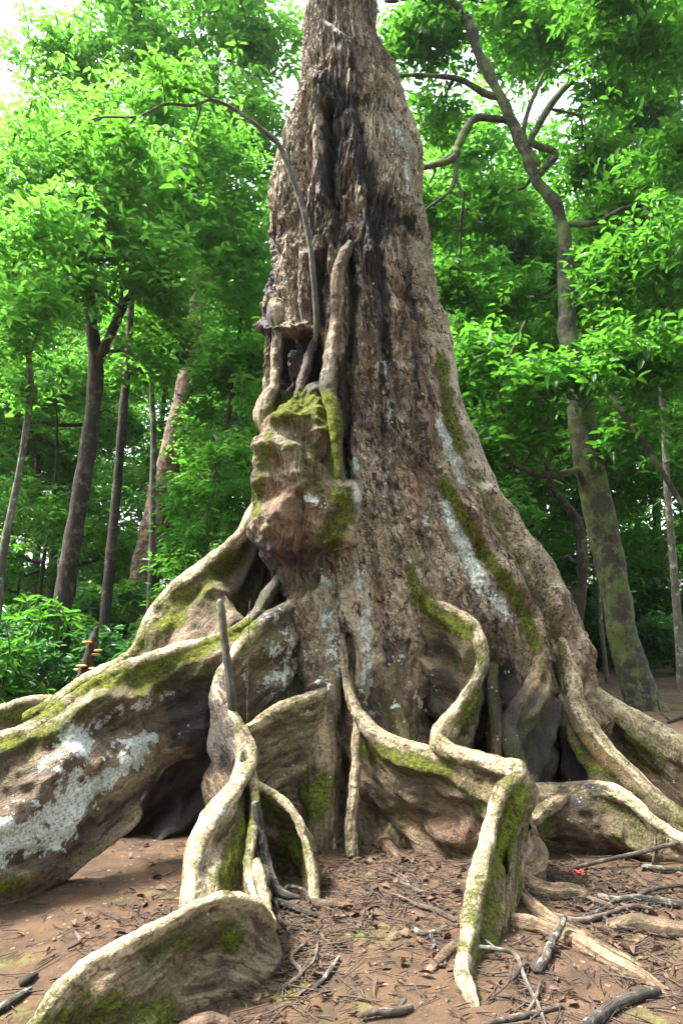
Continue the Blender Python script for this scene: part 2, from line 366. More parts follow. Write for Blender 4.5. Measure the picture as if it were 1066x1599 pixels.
LICH = [([(686,650),(700,700),(722,750)],8,.85), ([(700,790),(716,840)],13,.9), ([(720,850),(745,900)],16,.8), ([(745,900),(785,960)],18,.62), ([(790,960),(820,1010)],14,.4),
        ([(610,190),(640,235)],9,.6), ([(636,260),(640,300)],7,.75), ([(552,720),(560,800)],12,.62), ([(556,850),(562,940)],12,.45), ([(572,940),(574,1080)],11,.55), ([(430,965),(455,1000),(440,1060)],30,.50), ([(500,910),(520,960),(510,1060)],24,.46),
        ([(385,1040),(480,1040)],30,.32), ([(105,1140),(125,1160)],22,.85), ([(60,1190),(180,1110),(260,1085)],14,.5), ([(230,1160),(190,1200),(120,1250)],18,.72), ([(130,1230),(80,1290),(0,1320)],36,.80), ([(0,1290),(90,1240),(140,1210)],24,.55), ([(160,1180),(215,1160)],14,.55),
        ([(470,760),(490,785)],10,.5), ([(340,1265),(350,1270)],9,.7), ([(335,1010),(345,1012)],10,.6), ([(560,420),(558,440)],7,.6), ([(650,1090),(665,1110)],8,.6), ([(640,1080),(560,1120)],22,.35), ([(600,560),(604,600),(612,700)],6,.45), ([(660,790),(670,830)],7,.5),
        ([(620,950),(660,1100)],40,.20), ([(430,1130),(480,1110)],8,.4), ([(740,1180),(760,1185)],10,.5), ([(900,1130),(930,1160)],8,.3), ([(230,1460),(330,1430)],8,.4),([(480,610),(560,700)],8,.1), ([(640,380),(650,420)],12,.2), ([(900,1245),(950,1262)],16,.3)]
DARK = [([(530,60),(520,110),(505,140)],16,.40), ([(510,130),(520,200),(512,310)],21,.95), ([(545,150),(555,230),(580,290)],18,.92), ([(525,250),(530,340)],24,.75), ([(580,300),(600,335),(632,352)],20,.78), ([(575,340),(590,440),(600,520)],19,.88), ([(480,330),(520,360),(550,380)],26,.62),  # bark stains, plus shade painted into the cavities and clefts
        ([(500,400),(505,500)],12,.8), ([(550,400),(548,560)],9,.9), ([(535,560),(540,740)],10,.95), ([(455,540),(450,620)],14,.95), ([(480,540),(495,600)],16,.95), ([(430,520),(440,600)],14,.6), ([(425,370),(420,450)],9,.9), ([(418,480),(415,520)],9,.9), ([(600,520),(610,660),(640,720)],15,.60),
        ([(630,430),(650,560),(660,660)],18,.36), ([(560,640),(590,700),(600,760)],16,.45), ([(660,700),(700,800)],14,.42), ([(410,870),(420,950)],30,1.1), ([(440,880),(490,870)],22,.7), ([(380,900),(400,950)],16,.9), ([(538,960),(538,1320)],9,.55), ([(480,860),(500,920)],26,.45), ([(430,420),(480,440)],22,.3),
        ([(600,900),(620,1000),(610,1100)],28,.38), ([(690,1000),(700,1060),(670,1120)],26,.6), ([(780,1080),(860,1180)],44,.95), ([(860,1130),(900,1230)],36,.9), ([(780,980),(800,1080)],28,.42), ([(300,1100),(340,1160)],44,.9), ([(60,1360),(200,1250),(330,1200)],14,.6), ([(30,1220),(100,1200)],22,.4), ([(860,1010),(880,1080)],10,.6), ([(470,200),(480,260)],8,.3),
        ([(720,760),(790,900)],7,.3), ([(660,850),(760,940)],30,.25), ([(405,1000),(530,1250)],10,.2), ([(640,1280),(760,1290)],34,.25), ([(900,1310),(1000,1320)],26,.3)]
TAN = [([(430,690),(470,700),(440,740)],20,.5), ([(500,0),(492,60),(488,140)],14,.7), ([(450,190),(436,270),(432,340)],12,.6), ([(600,140),(640,240),(655,340)],30,.95), ([(540,130),(590,230),(600,280)],16,.6), ([(640,350),(655,430),(680,540)],14,.6), ([(560,20),(575,100)],12,.55), ([(448,370),(450,440),(440,500)],12,.5), ([(620,480),(650,600),(690,720)],9,.35), ([(600,740),(620,840),(650,900)],18,.40), ([(545,740),(548,1040)],18,.8), ([(500,20),(560,120)],22,.45), ([(590,130),(630,200),(650,300)],22,.85), ([(650,340),(668,440),(698,560)],19,1.0), ([(706,560),(745,700),(790,810)],21,1.0), ([(800,820),(860,920)],20,.9), ([(575,170),(590,260)],16,.6), ([(500,180),(500,300)],6,.8), ([(460,200),(440,300)],16,.5), ([(450,400),(455,500)],12,.5),
       ([(555,720),(560,900),(560,1050)],22,.85), ([(600,790),(610,860)],22,.5), ([(620,380),(640,500)],16,.3), ([(432,480),(432,600)],8,.9), ([(495,180),(480,130)],12,.5), ([(560,560),(575,700)],8,.4), ([(470,630),(430,690)],18,.4), ([(330,1330),(310,1400)],20,.6), ([(100,1170),(20,1200)],20,.35), ([(520,500),(515,590)],8,.6),
       ([(870,1000),(900,1090),(930,1140)],14,.6), ([(700,1440),(800,1440)],10,.2), ([(250,1520),(400,1500)],60,.35), ([(700,1290),(780,1300)],10,.2), ([(640,240),(660,340)],9,.8)]
RED = [([(440,770),(460,830),(440,860)],38,.62), ([(600,400),(640,480),(660,600)],22,.55), ([(630,730),(650,780)],24,.6), ([(690,620),(700,640)],7,.7), ([(580,880),(600,1000)],12,.6), ([(620,860),(620,980)],22,.4), ([(250,1160),(160,1240)],10,.8), ([(300,1000),(240,1020)],22,.5), ([(700,900),(730,940)],20,.4),
       ([(640,1290),(740,1310)],44,.55), ([(870,1140),(1000,1210)],22,.8), ([(760,1450),(790,1400)],20,.5), ([(850,1300),(960,1320)],40,.4), ([(330,1540),(410,1500)],50,.35), ([(60,1190),(0,1230)],24,.5), ([(560,1260),(600,1310)],22,.4), ([(620,1000),(700,900)],44,.35), ([(830,1020),(830,1080)],14,.5)]
def paint(px, py, rim, plate, scale=1.0, basem=0.0):
    ch = []
    for lst in (MOSS, LICH, DARK, TAN, RED):
        a = np.zeros(px.shape)
        for poly, w_, k in lst: a = np.maximum(a, stroke(px, py, poly, w_*1.3*scale)*k)
        ch.append(a)
    m, l, d, t, r = ch
    m = np.maximum(m, basem)
    m1 = np.stack([rim, m, l, d], 1); m2 = np.stack([t, r, plate, np.ones_like(t)], 1)
    return m1, m2
def add_part(name, V, faces, flow, rim, plate, parent=None, label=None, basem=0.0, based=0.0):
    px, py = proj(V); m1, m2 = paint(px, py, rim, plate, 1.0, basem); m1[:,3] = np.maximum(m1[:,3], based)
    me = mesh_np(name, V-TB, faces, BARK, True, {'flow':('FLOAT_VECTOR', flow), 'm1':('FLOAT_COLOR', m1), 'm2':('FLOAT_COLOR', m2)})
    o = link(name, me, parent or tree)
    if label: o['label'] = label
    return o

# features raised on or cut into the trunk: polyline (photo position), width px, height m
RIDGES = [([(500,130),(497,220),(503,310)],9,.05), ([(475,150),(455,250),(440,340)],12,.025), ([(540,180),(550,260),(575,330),(580,400)],9,.045), ([(560,300),(585,420),(600,600),(650,760)],10,.04),
          ([(690,750),(760,865),(828,960),(850,1030)],9,.07), ([(760,770),(800,830),(855,915),(885,1000),(905,1100),(930,1150)],12,.10), ([(850,930),(870,990),(890,1050),(900,1120)],6,.06),
          ([(440,600),(430,560),(432,480)],9,.03), ([(410,505),(450,515),(495,520)],10,.09), ([(450,370),(455,500)],10,.04), ([(480,400),(482,510)],8,.045), ([(435,380),(440,380)],10,.03),
          ([(650,580),(690,700),(740,800)],16,.03), ([(560,900),(562,1060)],16,.03), ([(500,880),(480,960),(450,1000)],20,.04),
          ([(385,1135),(440,1105),(480,1095),(510,1070)],7,.07), ([(480,950),(500,1060),(510,1200),(500,1300)],24,.12), ([(590,1040),(620,1110),(635,1170)],10,.05),
          ([(880,1100),(930,1150),(1000,1220)],12,.06), ([(835,1020),(838,1065),(810,1100)],9,.05), ([(640,880),(655,930)],6,.04), ([(600,420),(640,560)],8,.03), ([(470,560),(462,620)],7,.08), ([(435,620),(438,520)],7,.06)]
CUTS = [([(512,170),(516,230),(516,300),(524,318)],6,.16), ([(532,170),(538,220)],6,.05), ([(486,160),(474,230),(466,300)],5,.03), ([(560,200),(572,260)],6,.04), ([(575,310),(590,420),(602,520),(600,560)],8,.07), ([(505,380),(500,450),(500,520)],6,.09), ([(550,400),(548,500),(545,600),(537,740)],6,.09),
        ([(452,545),(450,600)],10,.16), ([(486,535),(490,570),(497,600)],9,.30), ([(415,860),(420,950)],16,.42), ([(395,900),(400,960)],12,.42), ([(610,560),(620,660),(660,780)],7,.04), ([(638,440),(650,560)],6,.03), ([(538,1000),(538,1330)],9,.13), ([(835,920),(868,1010),(885,1100)],7,.06),
        ([(720,1130),(760,1170),(860,1170)],40,.30), ([(870,1130),(890,1220)],22,.32), ([(700,1020),(690,1100)],26,.10), ([(770,1000),(790,1060)],22,.10), ([(580,1060),(585,1160)],12,.06), ([(600,650),(600,720)],6,.03), ([(745,860),(800,960)],10,.03), ([(630,340),(655,370)],10,.04), ([(422,380),(420,440)],8,.05), ([(470,430),(468,500)],4,.04)]
def loft(rows, Yc, dfront, dback, nz, nfront, nback, z0, z1, expo=1.0):
    """rows (py, pxL, pxR) seen at depth Yc -> closed section grid, front half denser"""
    rows = sorted(rows, reverse=True)
    zs = np.array([PY_TO_Z(r[0], Yc) for r in rows]); xl = np.array([P(r[1], r[0], Yc)[0] for r in rows]); xr = np.array([P(r[2], r[0], Yc)[0] for r in rows])
    z = np.linspace(z0, z1, nz)
    def sm(a):
        a = np.interp(z, zs, a); k = max(3, nz//70)|1; ker = np.hanning(k+2)[1:-1]; ker /= ker.sum()
        return np.convolve(np.pad(a, k//2, mode='edge'), ker, 'valid')
    L, R = sm(xl), sm(xr)
    th = np.concatenate([np.linspace(0, np.pi, nfront, endpoint=False), np.linspace(np.pi, 2*np.pi, nback, endpoint=False)])
    c, s = np.cos(th), np.sin(th)
    x = ((L+R)/2)[:,None]-((R-L)/2)[:,None]*c[None,:]
    df = np.interp(z, dfront[0], dfront[1]); db = np.interp(z, dback[0], dback[1])
    y = Yc-np.where(s[None,:] > 0, df[:,None]*np.abs(s[None,:])**expo, -db[:,None]*np.abs(s[None,:])**expo)
    V = np.stack([x, y, np.broadcast_to(z[:,None], x.shape)], -1)
    flow = np.stack([np.broadcast_to(th[None,:]*.75, x.shape), V[...,2], 0*x], -1)
    return V, flow, s
def make_trunk():
    rows = [(-900,500,566),(-300,488,572),(0,482,580),(60,478,583),(100,474,598),(150,468,622),(200,452,641),(250,438,655),(300,432,658),(350,429,659),(400,425,665),(450,421,674),(500,421,688),(550,425,701),(600,420,713),(650,412,724),(700,406,744),(750,402,767),(800,398,793),(850,396,822),(900,395,852),(950,400,872),(1000,402,885),(1050,400,893),(1100,396,903),(1150,405,912),(1200,420,915),(1300,440,900),(1400,450,880)]
    nz, nf, nb = 860, 460, 110
    V, flow, s = loft(rows, 6.2, ([-.3,0,.35,.8,1.3,2,3,5,7,12],[1.25,1.22,1.10,.98,.88,.74,.64,.56,.46,.34]), ([0,1,2,4,7,12],[1.2,1.0,.8,.65,.5,.4]), nz, nf, nb, -.25, 10.5, .86)
    N = grid_normals(V); N *= np.sign((N[...,1]*(V[...,1]-6.2)).sum())
    sh = V.shape[:2]; flat = V.reshape(-1,3); px, py = proj(flat)
    px0, py0 = px.copy(), py.copy()
    j = fbm(flat*2.3, 3)*7; px = px+j; py = py+fbm(flat*2.3+40, 3)*9
    d = np.zeros(len(flat))
    for poly, w_, h in RIDGES: d += stroke(px, py, poly, w_)*h*1.35
    for poly, w_, h in CUTS: d -= stroke(px, py, poly, w_)*h*1.35
    d *= np.clip(np.tile(s, sh[0])*4, 0, 1)
    q = flow.reshape(-1,3)
    low = fbm(flat*1.3, 3)*.05
    stretch = np.stack([q[:,0]*7, q[:,1]*1.7, q[:,0]*0], 1)
    rdg = fbm(stretch+np.stack([perlin(flat*2)]*3, 1)*.5, 5, True)*.028
    pl = np.stack([q[:,0]*34, q[:,1]*6, flat[:,0]*3], 1)+np.stack([perlin(flat*6)]*3, 1)*1.2
    plates = np.clip(perlin(pl)*2.2, -.6, .6)*.010+np.clip(perlin(pl*2.1+8)*2.4, -.5, .5)*.006
    rough = .55+1.0*np.maximum.reduce([stroke(px0, py0, p_, w_*2.2)*k for p_, w_, k in DARK[:18]])
    smooth_edge = 1-.75*np.maximum.reduce([stroke(px0, py0, p_, w_*1.3)*k for p_, w_, k in TAN[14:18]])
    d += low + (rdg + plates*1.1)*(.6+rough)*smooth_edge
    fold = np.sin(q[:,1]*26+fbm(flat*3, 2)*4)*.007*sstep(1.7, .6, q[:,1])
    flat = flat+N.reshape(-1,3)*(d+fold)[:,None]
    rim = .0*d
    plate = sstep(.7, 1.9, flat[:,2])*.9+.12
    return add_part('trunk', flat, grid_faces(*sh), q, rim, plate)
make_trunk()

def make_burl():
    rows = [(600,474,496),(612,462,506),(630,446,517),(650,430,524),(680,414,529),(710,406,532),(750,400,537),(785,400,549),(805,404,549),(830,412,538),(860,424,518),(890,436,504),(930,448,486),(960,456,474)]
    z0, z1 = PY_TO_Z(955, 5.65), PY_TO_Z(601, 5.65)
    zz = [PY_TO_Z(y, 5.65) for y in (960,900,850,800,760,700,650,620,600)]
    V, flow, s = loft(rows, 5.65, (zz,[.20,.32,.44,.54,.52,.42,.30,.19,.06]), ([0,5],[.25,.25]), 260, 200, 60, z0, z1, 1.0)
    sh = V.shape[:2]; N = grid_normals(V); N *= np.sign((N[...,1]*(V[...,1]-5.65)).sum()); f = V.reshape(-1,3); px, py = proj(f)
    d = fbm(f*2.6+3, 4)*.10+fbm(f*14, 3)*.010+fbm(f*6.5+9, 3)*.030
    for poly, w_, h in [([(440,640),(420,690),(412,760)],12,.05), ([(425,815),(440,850)],20,.07), ([(500,800),(505,850)],22,.07), ([(468,770),(474,900)],9,-.06), ([(455,655),(445,680)],18,.05), ([(495,645),(505,670)],14,.05), ([(470,670),(475,720)],8,-.04), ([(425,740),(460,748)],6,-.03), ([(420,705),(480,700)],14,.05), ([(470,680),(520,720)],10,-.03), ([(535,775),(530,830)],20,.10), ([(490,640),(500,700)],10,.04), ([(440,800),(450,860)],22,.05), ([(480,800),(485,900)],8,-.05), ([(455,850),(455,930)],7,-.04), ([(430,660),(480,650)],7,.03)]:
        d += stroke(px, py, poly, w_)*h
    f = f+N.reshape(-1,3)*d[:,None]
    add_part('burl', f, grid_faces(*sh), flow.reshape(-1,3)+.05*np.stack([perlin(f*4)]*3, 1), 0*d, 0*d+.15, label='swollen reddish brown burl with mossy top')
make_burl()

def tree_tube(name, pts, label=None, rim=.25, plate=.1, based=0.0, basem=.15, rough=.012, n=None, sides=22, oval=1.0):
    """pts rows (px, py, Y, r_px)"""
    w3 = np.array([P(a,b,c) for a,b,c,_ in pts]); r = np.array([q[3]*q[2]/F for q in pts])
    V, f, fl = tube_np(w3, r, n or len(pts)*22, sides, rough, 9.0, oval)
    fl = fl[:, [0,1,2]]
    add_part(name, V, f, fl, np.full(len(V), rim), np.full(len(V), plate), label=label, basem=basem, based=based)

def ribbon(name, st, r_px, wall=.035, belly=0.0, ripple=.012, n=None, K=46, label=None, seed=0, plate=.12, flare=.07, rimk=1.0, z_foot=-.10, folds=3.0, based=0.0, mossk=.40):
    """a plank root. st rows: crest (px,py,Y) + foot: None for straight down into the soil, (dx,dy) metres from under the crest, or (px,py,Y) for a hanging lower edge"""
    rows = []
    for i, s_ in enumerate(st):
        c = P(*s_[:3]); ft = s_[3] if len(s_) > 3 else None; b = s_[4] if len(s_) > 4 else belly
        if ft is None: fo = np.array([c[0], c[1], z_foot])
        elif len(ft) == 2: fo = np.array([c[0]+ft[0], c[1]+ft[1], z_foot])
        else: fo = P(*ft)
        rp = r_px[i] if isinstance(r_px, (list, tuple)) else r_px
        rows.append([*c, *fo, rp*s_[2]/F, b])
    n0 = n or 150
    a, L = spline(rows, n0)
    n0 = int(np.clip(L*140, 90, 420)); a, L = spline(rows, n0)
    c, fo, r, be = a[:,:3], a[:,3:6], a[:,6], a[:,7]
    k = 5; ker = np.ones(k)/k
    tg = np.gradient(c, axis=0); tg = np.stack([np.convolve(np.pad(tg[:,j], k//2, mode='edge'), ker, 'valid') for j in range(3)], 1)
    dv = fo-c; H = np.linalg.norm(dv, axis=1); dn = dv/(H[:,None]+1e-9)
    nn = np.cross(tg, dn); nn /= np.linalg.norm(nn, axis=1)[:,None]+1e-9
    nn = np.stack([np.convolve(np.pad(nn[:,j], 4, mode='edge'), np.ones(9)/9, 'valid') for j in range(3)], 1); nn /= np.linalg.norm(nn, axis=1)[:,None]+1e-9
    s = np.linspace(0, L, n0)
    t = np.linspace(0, 1, K)**1.35
    cap = np.linspace(0, np.pi, 13)[1:-1]
    sec_t = np.concatenate([t[::-1], np.zeros(len(cap)), t]); side = np.concatenate([np.ones(K), np.cos(cap), -np.ones(K)]); up = np.concatenate([np.zeros(K), np.sin(cap), np.zeros(K)])
    D = sec_t[None,:]*H[:,None]
    wl = np.minimum(wall, r*.9)[:,None]
    th = wl+(r[:,None]-wl)*np.exp(-(D/(1.25*r[:,None]))**2)+flare*sstep(.72, 1.0, sec_t)[None,:]*sstep(.12, .4, H)[:,None]
    S2 = np.broadcast_to(s[:,None], D.shape)
    sheet = np.stack([S2*2.2, D*3.4, 0*D+seed], -1).reshape(-1,3)
    wav = be[:,None]*np.sin(np.pi*np.clip(sec_t,0,1))[None,:]
    amp = sstep(0, .10, D)*np.minimum(1, H[:,None]*2.5)
    wav = wav+(fbm(sheet, 3).reshape(D.shape)*ripple*4.2+1.5*np.sin(D*2*np.pi*folds+1.5*perlin(sheet*.7+4).reshape(D.shape)*2+seed)*ripple)*amp
    V = c[:,None]+dn[:,None]*D[...,None]+nn[:,None]*(wav+side*th)[...,None]-dn[:,None]*(up[None,:]*r[:,None])[...,None]
    ns = grid_normals(V); cen = (c[:,None]+dn[:,None]*D[...,None]+nn[:,None]*wav[...,None])
    ns *= np.sign((ns*(V-cen)).sum())
    f = V.reshape(-1,3)
    grain = np.stack([S2*2.6, D*24, side[None,:]+0*D+seed], -1).reshape(-1,3)
    d = fbm(f*3.0+seed, 3)*.016*np.repeat(np.minimum(1, r/.05), D.shape[1])+perlin(grain)*.006+fbm(f*11, 3)*.006+fbm(f*30, 3, True)*.003
    f = f+ns.reshape(-1,3)*d[:,None]
    V = f.reshape(V.shape)
    for e in (0, -1):                                            # close the two ends
        m = V[e].mean(0); V[e] = m+(V[e]-m)*.35
    f = V.reshape(-1,3)
    rim = (np.exp(-(D/(1.35*r[:,None]))**2)*rimk).ravel()
    flow = np.stack([D, S2, side[None,:]*.3+0*D], -1).reshape(-1,3)
    bm = (mossk*np.exp(-((D-.10)/.19)**2)).ravel()*(.55+.9*np.clip(perlin(f*2.2+seed)+.3, 0, 1))+.10
    return add_part(name, f, grid_faces(*D.shape), flow, rim, np.full(len(f), plate), label=label, basem=bm, based=based)

BR = 'buttress_root'
# left, far: slopes down from the trunk to the left
ribbon(BR, [(425,720,6.1),(398,790,6.05,(.1,.3)),(370,842,6.0,(.1,.2)),(325,882,5.95,(400,1000,5.6)),(275,925,5.9,(350,1010,5.55)),(238,972,5.85,(285,1040,5.5)),(214,1022,5.8,(235,1070,5.5)),(160,1052,5.8,(180,1110,5.5)),(105,1085,5.75,(110,1150,5.5)),(40,1125,5.7,(40,1200,5.4))], [16,14,14,15,16,16,15,12,12,12], wall=.05, ripple=.018, seed=1, plate=.2, label='mossy buttress sloping away left behind the wide plank root')
# left, main plank with a hollow under it
ribbon(BR, [(470,860,5.75,(470,1000,5.6)),(420,925,5.45,(430,1120,5.4)),(385,975,5.3,(385,1160,5.25)),(330,1002,5.15,(335,1172,5.1)),(265,1022,5.0,(280,1190,5.0)),(200,1045,4.85,(235,1225,4.85),.04),(140,1076,4.7,(205,1285,4.65),.05),(90,1115,4.55,(150,1340,4.4),.05),(40,1145,4.42,(70,1395,4.2),.06),(-20,1170,4.3,(-20,1440,4.0),.07),(-120,1215,4.1,(-120,1500,3.8)),(-260,1300,3.9,(-250,1560,3.6))], [8,10,12,13,14,14,14,15,15,16,16,14], wall=.075, ripple=.035, seed=2, plate=.22, flare=-.02, folds=1.6, label='wide left plank root with white lichen and a dark hollow under it')
# inner wall of the hollow, its deep shade painted in as black
ribbon(BR, [(400,1010,5.6),(340,1050,5.55),(250,1110,5.45),(160,1180,5.35),(60,1230,5.3),(-60,1290,5.2)], 12, wall=.06, ripple=.03, seed=3, plate=.2, rimk=.0, mossk=0, based=1.0, label='inner wall of the hollow, its shade painted in black')
# serpentine root from trunk to the left foreground
ribbon(BR, [(500,900,5.7),(452,945,5.35),(410,972,5.15),(368,1015,5.0),(345,1052,4.9),(343,1080,4.82),(358,1112,4.72),(378,1150,4.6),(386,1183,4.5),(366,1232,4.3,(398,1360,4.2),-.02),(330,1280,4.1,(402,1400,4.05),-.04),(306,1330,3.9,(404,1440,3.85),-.05),(298,1380,3.75,(398,1465,3.72),-.05),(292,1425,3.6,(380,1480,3.62)),(300,1470,3.5,(360,1490,3.55))], [8,9,10,10,10,10,11,13,16,17,18,17,15,12,10], wall=.035, belly=-.02, ripple=.014, seed=4, label='serpentine buttress running from trunk toward the left foreground')
ribbon(BR, [(380,1180,4.45),(392,1205,4.42),(398,1250,4.3),(394,1300,4.15),(388,1345,3.95),(396,1385,3.8),(415,1420,3.66),(425,1438,3.6)], [12,8,6,6,7,7,7,7], wall=.03, ripple=.008, seed=5)
# near left plank at the bottom edge of the photo
ribbon(BR, [(400,1345,3.85),(418,1420,3.60),(425,1442,3.46,(-.02,-.10)),(398,1414,3.32,(.0,-.20),-.11),(350,1404,3.20,(.0,-.22),-.14),(300,1420,3.10,(.0,-.22),-.14),(250,1450,3.02,(.0,-.18),-.09),(190,1479,2.96,(.0,-.08)),(140,1508,2.91,(.0,-.06)),(95,1548,2.86,(.0,-.03)),(60,1592,2.80),(10,1660,2.72)], [6,7,9,10,11,11,11,12,13,13,12,10], wall=.026, ripple=.017, seed=6, folds=3.0, flare=.03, label='nearest low curling root at the bottom left')
# curled flange under the serpentine root
ribbon(BR, [(396,1222,4.5,(.02,.05)),(418,1236,4.48,(-.05,.12),.05),(446,1256,4.42,(-.08,.16),.08),(468,1288,4.35,(-.08,.14),.08),(482,1335,4.25,(-.04,.1),.06),(489,1380,4.15,(-.02,.04)),(492,1415,4.08),(497,1440,4.0)], [6,7,8,8,8,8,9,9], wall=.03, ripple=.014, seed=7, label='short curled green flange left of the trunk foot')
# pale flange on the left lobe
ribbon(BR, [(382,1140,4.75,(.0,.25)),(410,1122,4.85,(0,.2)),(440,1106,4.95,(0,.2)),(475,1092,5.1),(510,1075,5.25)], [7,8,9,9,6], wall=.04, ripple=.01, seed=8)
# left lobe of the trunk foot
ribbon(BR, [(520,960,5.6),(508,1040,5.35),(500,1110,5.2),(502,1180,5.08),(500,1240,5.0),(497,1290,4.95),(498,1330,4.9)], [22,24,24,22,18,15,14], wall=.10, ripple=.02, seed=9, rimk=.15, plate=.15, label='lichen flecked foot of the trunk')
# small centre root
tree_tube('hanging_root', [(556,1120,5.15,5),(556,1180,5.02,7),(554,1235,4.95,8),(547,1290,4.88,9),(549,1318,4.84,9),(552,1340,4.8,7)], 'thin pale root hanging down the centre cleft', rim=.7)
# centre right plank with long wall
ribbon(BR, [(528,980,5.55),(538,1045,5.3),(552,1098,5.15,(.12,.1)),(585,1142,5.02,(.08,.12)),(635,1164,4.92,(.03,.14),-.05),(690,1176,4.82,(0,.14),-.08),(735,1198,4.72,(-.02,.12),-.06),(762,1232,4.62,(-.03,.08),-.03),(775,1262,4.5),(782,1290,4.42)], [6,7,8,9,9,9,9,9,8,7], wall=.04, ripple=.022, seed=10, folds=2.2, label='broad folded plank root right of the centre cleft')
# big S shaped flange
ribbon(BR, [(640,860,5.58,(0,.3)),(648,905,5.46,(0,.3)),(668,938,5.36,(0,.25)),(708,958,5.24,(-.05,.3)),(742,982,5.12,(-.12,.35),-.05),(753,1020,5.04,(-.15,.35),-.07),(744,1060,4.98,(-.12,.3),-.07),(718,1100,4.92,(-.06,.25),-.03),(690,1135,4.86,(0,.2)),(686,1160,4.8,(0,.15)),(715,1178,4.72,(0,.12)),(760,1188,4.6,(0,.06)),(800,1198,4.45),(820,1212,4.36)], [6,7,8,9,10,9,9,9,10,12,11,10,10,10], wall=.04, ripple=.02, seed=11, folds=4.0, label='mossy S shaped flange curling down the trunk front')
# right foreground blade
ribbon(BR, [(790,1192,4.5,(.05,.1)),(812,1198,4.4,(.04,.05)),(808,1216,4.3,(.03,.02)),(782,1236,4.2,(.10,.02)),(766,1280,4.04,(.13,.02)),(756,1330,3.87,(.13,.0)),(744,1380,3.71,(.12,.0)),(735,1430,3.55,(.10,0)),(727,1480,3.40,(.08,0)),(722,1520,3.24,(.05,0)),(734,1550,3.12,(.02,0)),(744,1578,3.04)], [7,9,11,11,12,12,12,12,12,11,9,5], wall=.04, ripple=.016, seed=12, folds=3, label='tall blade shaped root in the right foreground')
ribbon(BR, [(815,1215,4.4),(812,1260,4.3),(800,1310,4.15),(798,1360,4.0),(790,1410,3.83),(782,1455,3.68)], [9,8,7,6,6,6], wall=.04, ripple=.01, seed=13, rimk=.5)
# right side
ribbon(BR, [(780,1190,5.2),(815,1226,5.05),(870,1230,4.98,None,-.05),(930,1229,4.95,(0,.05),-.08),(980,1246,4.85,(0,.05),-.08),(1015,1280,4.75,(0,.04),-.04),(1060,1310,4.65),(1120,1335,4.55),(1200,1380,4.4)], [4,8,9,9,9,10,11,11,10], wall=.045, ripple=.025, seed=14, folds=2.4, label='low horizontal plank root at the right with a dark face')
ribbon(BR, [(812,1262,4.86,(812,1290,4.88)),(834,1276,4.78,(834,1310,4.82)),(848,1264,4.82,(850,1306,4.88)),(880,1246,4.92,(884,1300,4.98)),(912,1238,5.0,(914,1290,5.03))], [6,10,9,8,5], wall=.03, ripple=.01, flare=-.015, seed=15)
ribbon(BR, [(745,760,6.0,(0,.2)),(795,822,5.95,(0,.2)),(850,905,5.88,(0,.2)),(878,985,5.75,(-.1,.2)),(893,1050,5.6,(-.12,.2)),(905,1110,5.45,(-.1,.2)),(940,1160,5.3,(0,.2)),(985,1210,5.15,(0,.15)),(1050,1268,5.0,(0,.1)),(1150,1340,4.8)], [12,14,16,15,13,12,12,13,14,14], wall=.07, ripple=.025, seed=16, plate=.2, label='right edge buttress running down to the right')
ribbon(BR, [(850,940,6.1),(900,1040,6.1),(930,1085,6.05),(965,1115,5.95),(1010,1138,5.8),(1066,1172,5.6),(1150,1215,5.4)], [14,12,13,19,20,20,18], wall=.10, ripple=.02, seed=17, rimk=.7, label='thick rounded root at the far right')
ribbon(BR, [(845,1000,5.5),(840,1045,5.38),(822,1085,5.28),(800,1115,5.2),(792,1140,5.12),(800,1175,5.0)], [9,11,14,15,14,11], wall=.08, ripple=.02, seed=18, rimk=.5)
ribbon(BR, [(770,1040,5.4),(768,1090,5.25),(775,1140,5.1),(772,1180,5.0)], [7,8,8,7], wall=.05, ripple=.012, seed=19, rimk=.3)
ribbon(BR, [(875,1090,5.5),(905,1140,5.4),(950,1190,5.2),(1010,1250,5.05),(1066,1300,4.95),(1140,1360,4.8)], [10,12,14,14,12,10], wall=.07, ripple=.02, seed=20, rimk=.3)
ribbon(BR, [(130,1095,6.9),(90,1096,6.8),(40,1100,6.6),(0,1112,6.4),(-60,1130,6.2)], [8,10,11,12,12], wall=.09, ripple=.012, seed=21, label='low mossy root at the far left edge')
ribbon(BR, [(590,1020,5.4),(610,1080,5.25),(628,1130,5.12),(636,1175,5.0)], [8,10,10,8], wall=.06, ripple=.012, seed=22, rimk=.15)
# upper pieces on the trunk
tree_tube('aerial_root', [(548,378,5.60,6),(540,395,5.58,10),(528,425,5.55,11),(526,480,5.52,10),(518,545,5.46,11),(511,600,5.38,13),(522,650,5.30,12),(526,710,5.27,9),(535,765,5.24,7)], 'grey green root hugging the trunk above the burl', rim=.2, basem=.35)
tree_tube('aerial_root', [(432,470,5.78,11),(430,490,5.76,16),(434,520,5.75,10),(432,560,5.74,10),(430,600,5.72,9),(418,625,5.70,14),(412,648,5.68,17),(416,675,5.66,10)], 'knobbed root on the left edge above the burl', rim=.6)
tree_tube('aerial_root', [(495,520,5.66,5),(482,560,5.60,8),(470,600,5.56,8),(462,625,5.52,6)], rim=.4)
tree_tube('branch_stub', [(508,34,5.62,3),(528,50,5.52,4),(545,66,5.50,5),(549,88,5.56,6),(550,106,5.72,9)], 'dark broken branch stub high on the trunk', rim=0, based=.9, basem=0)
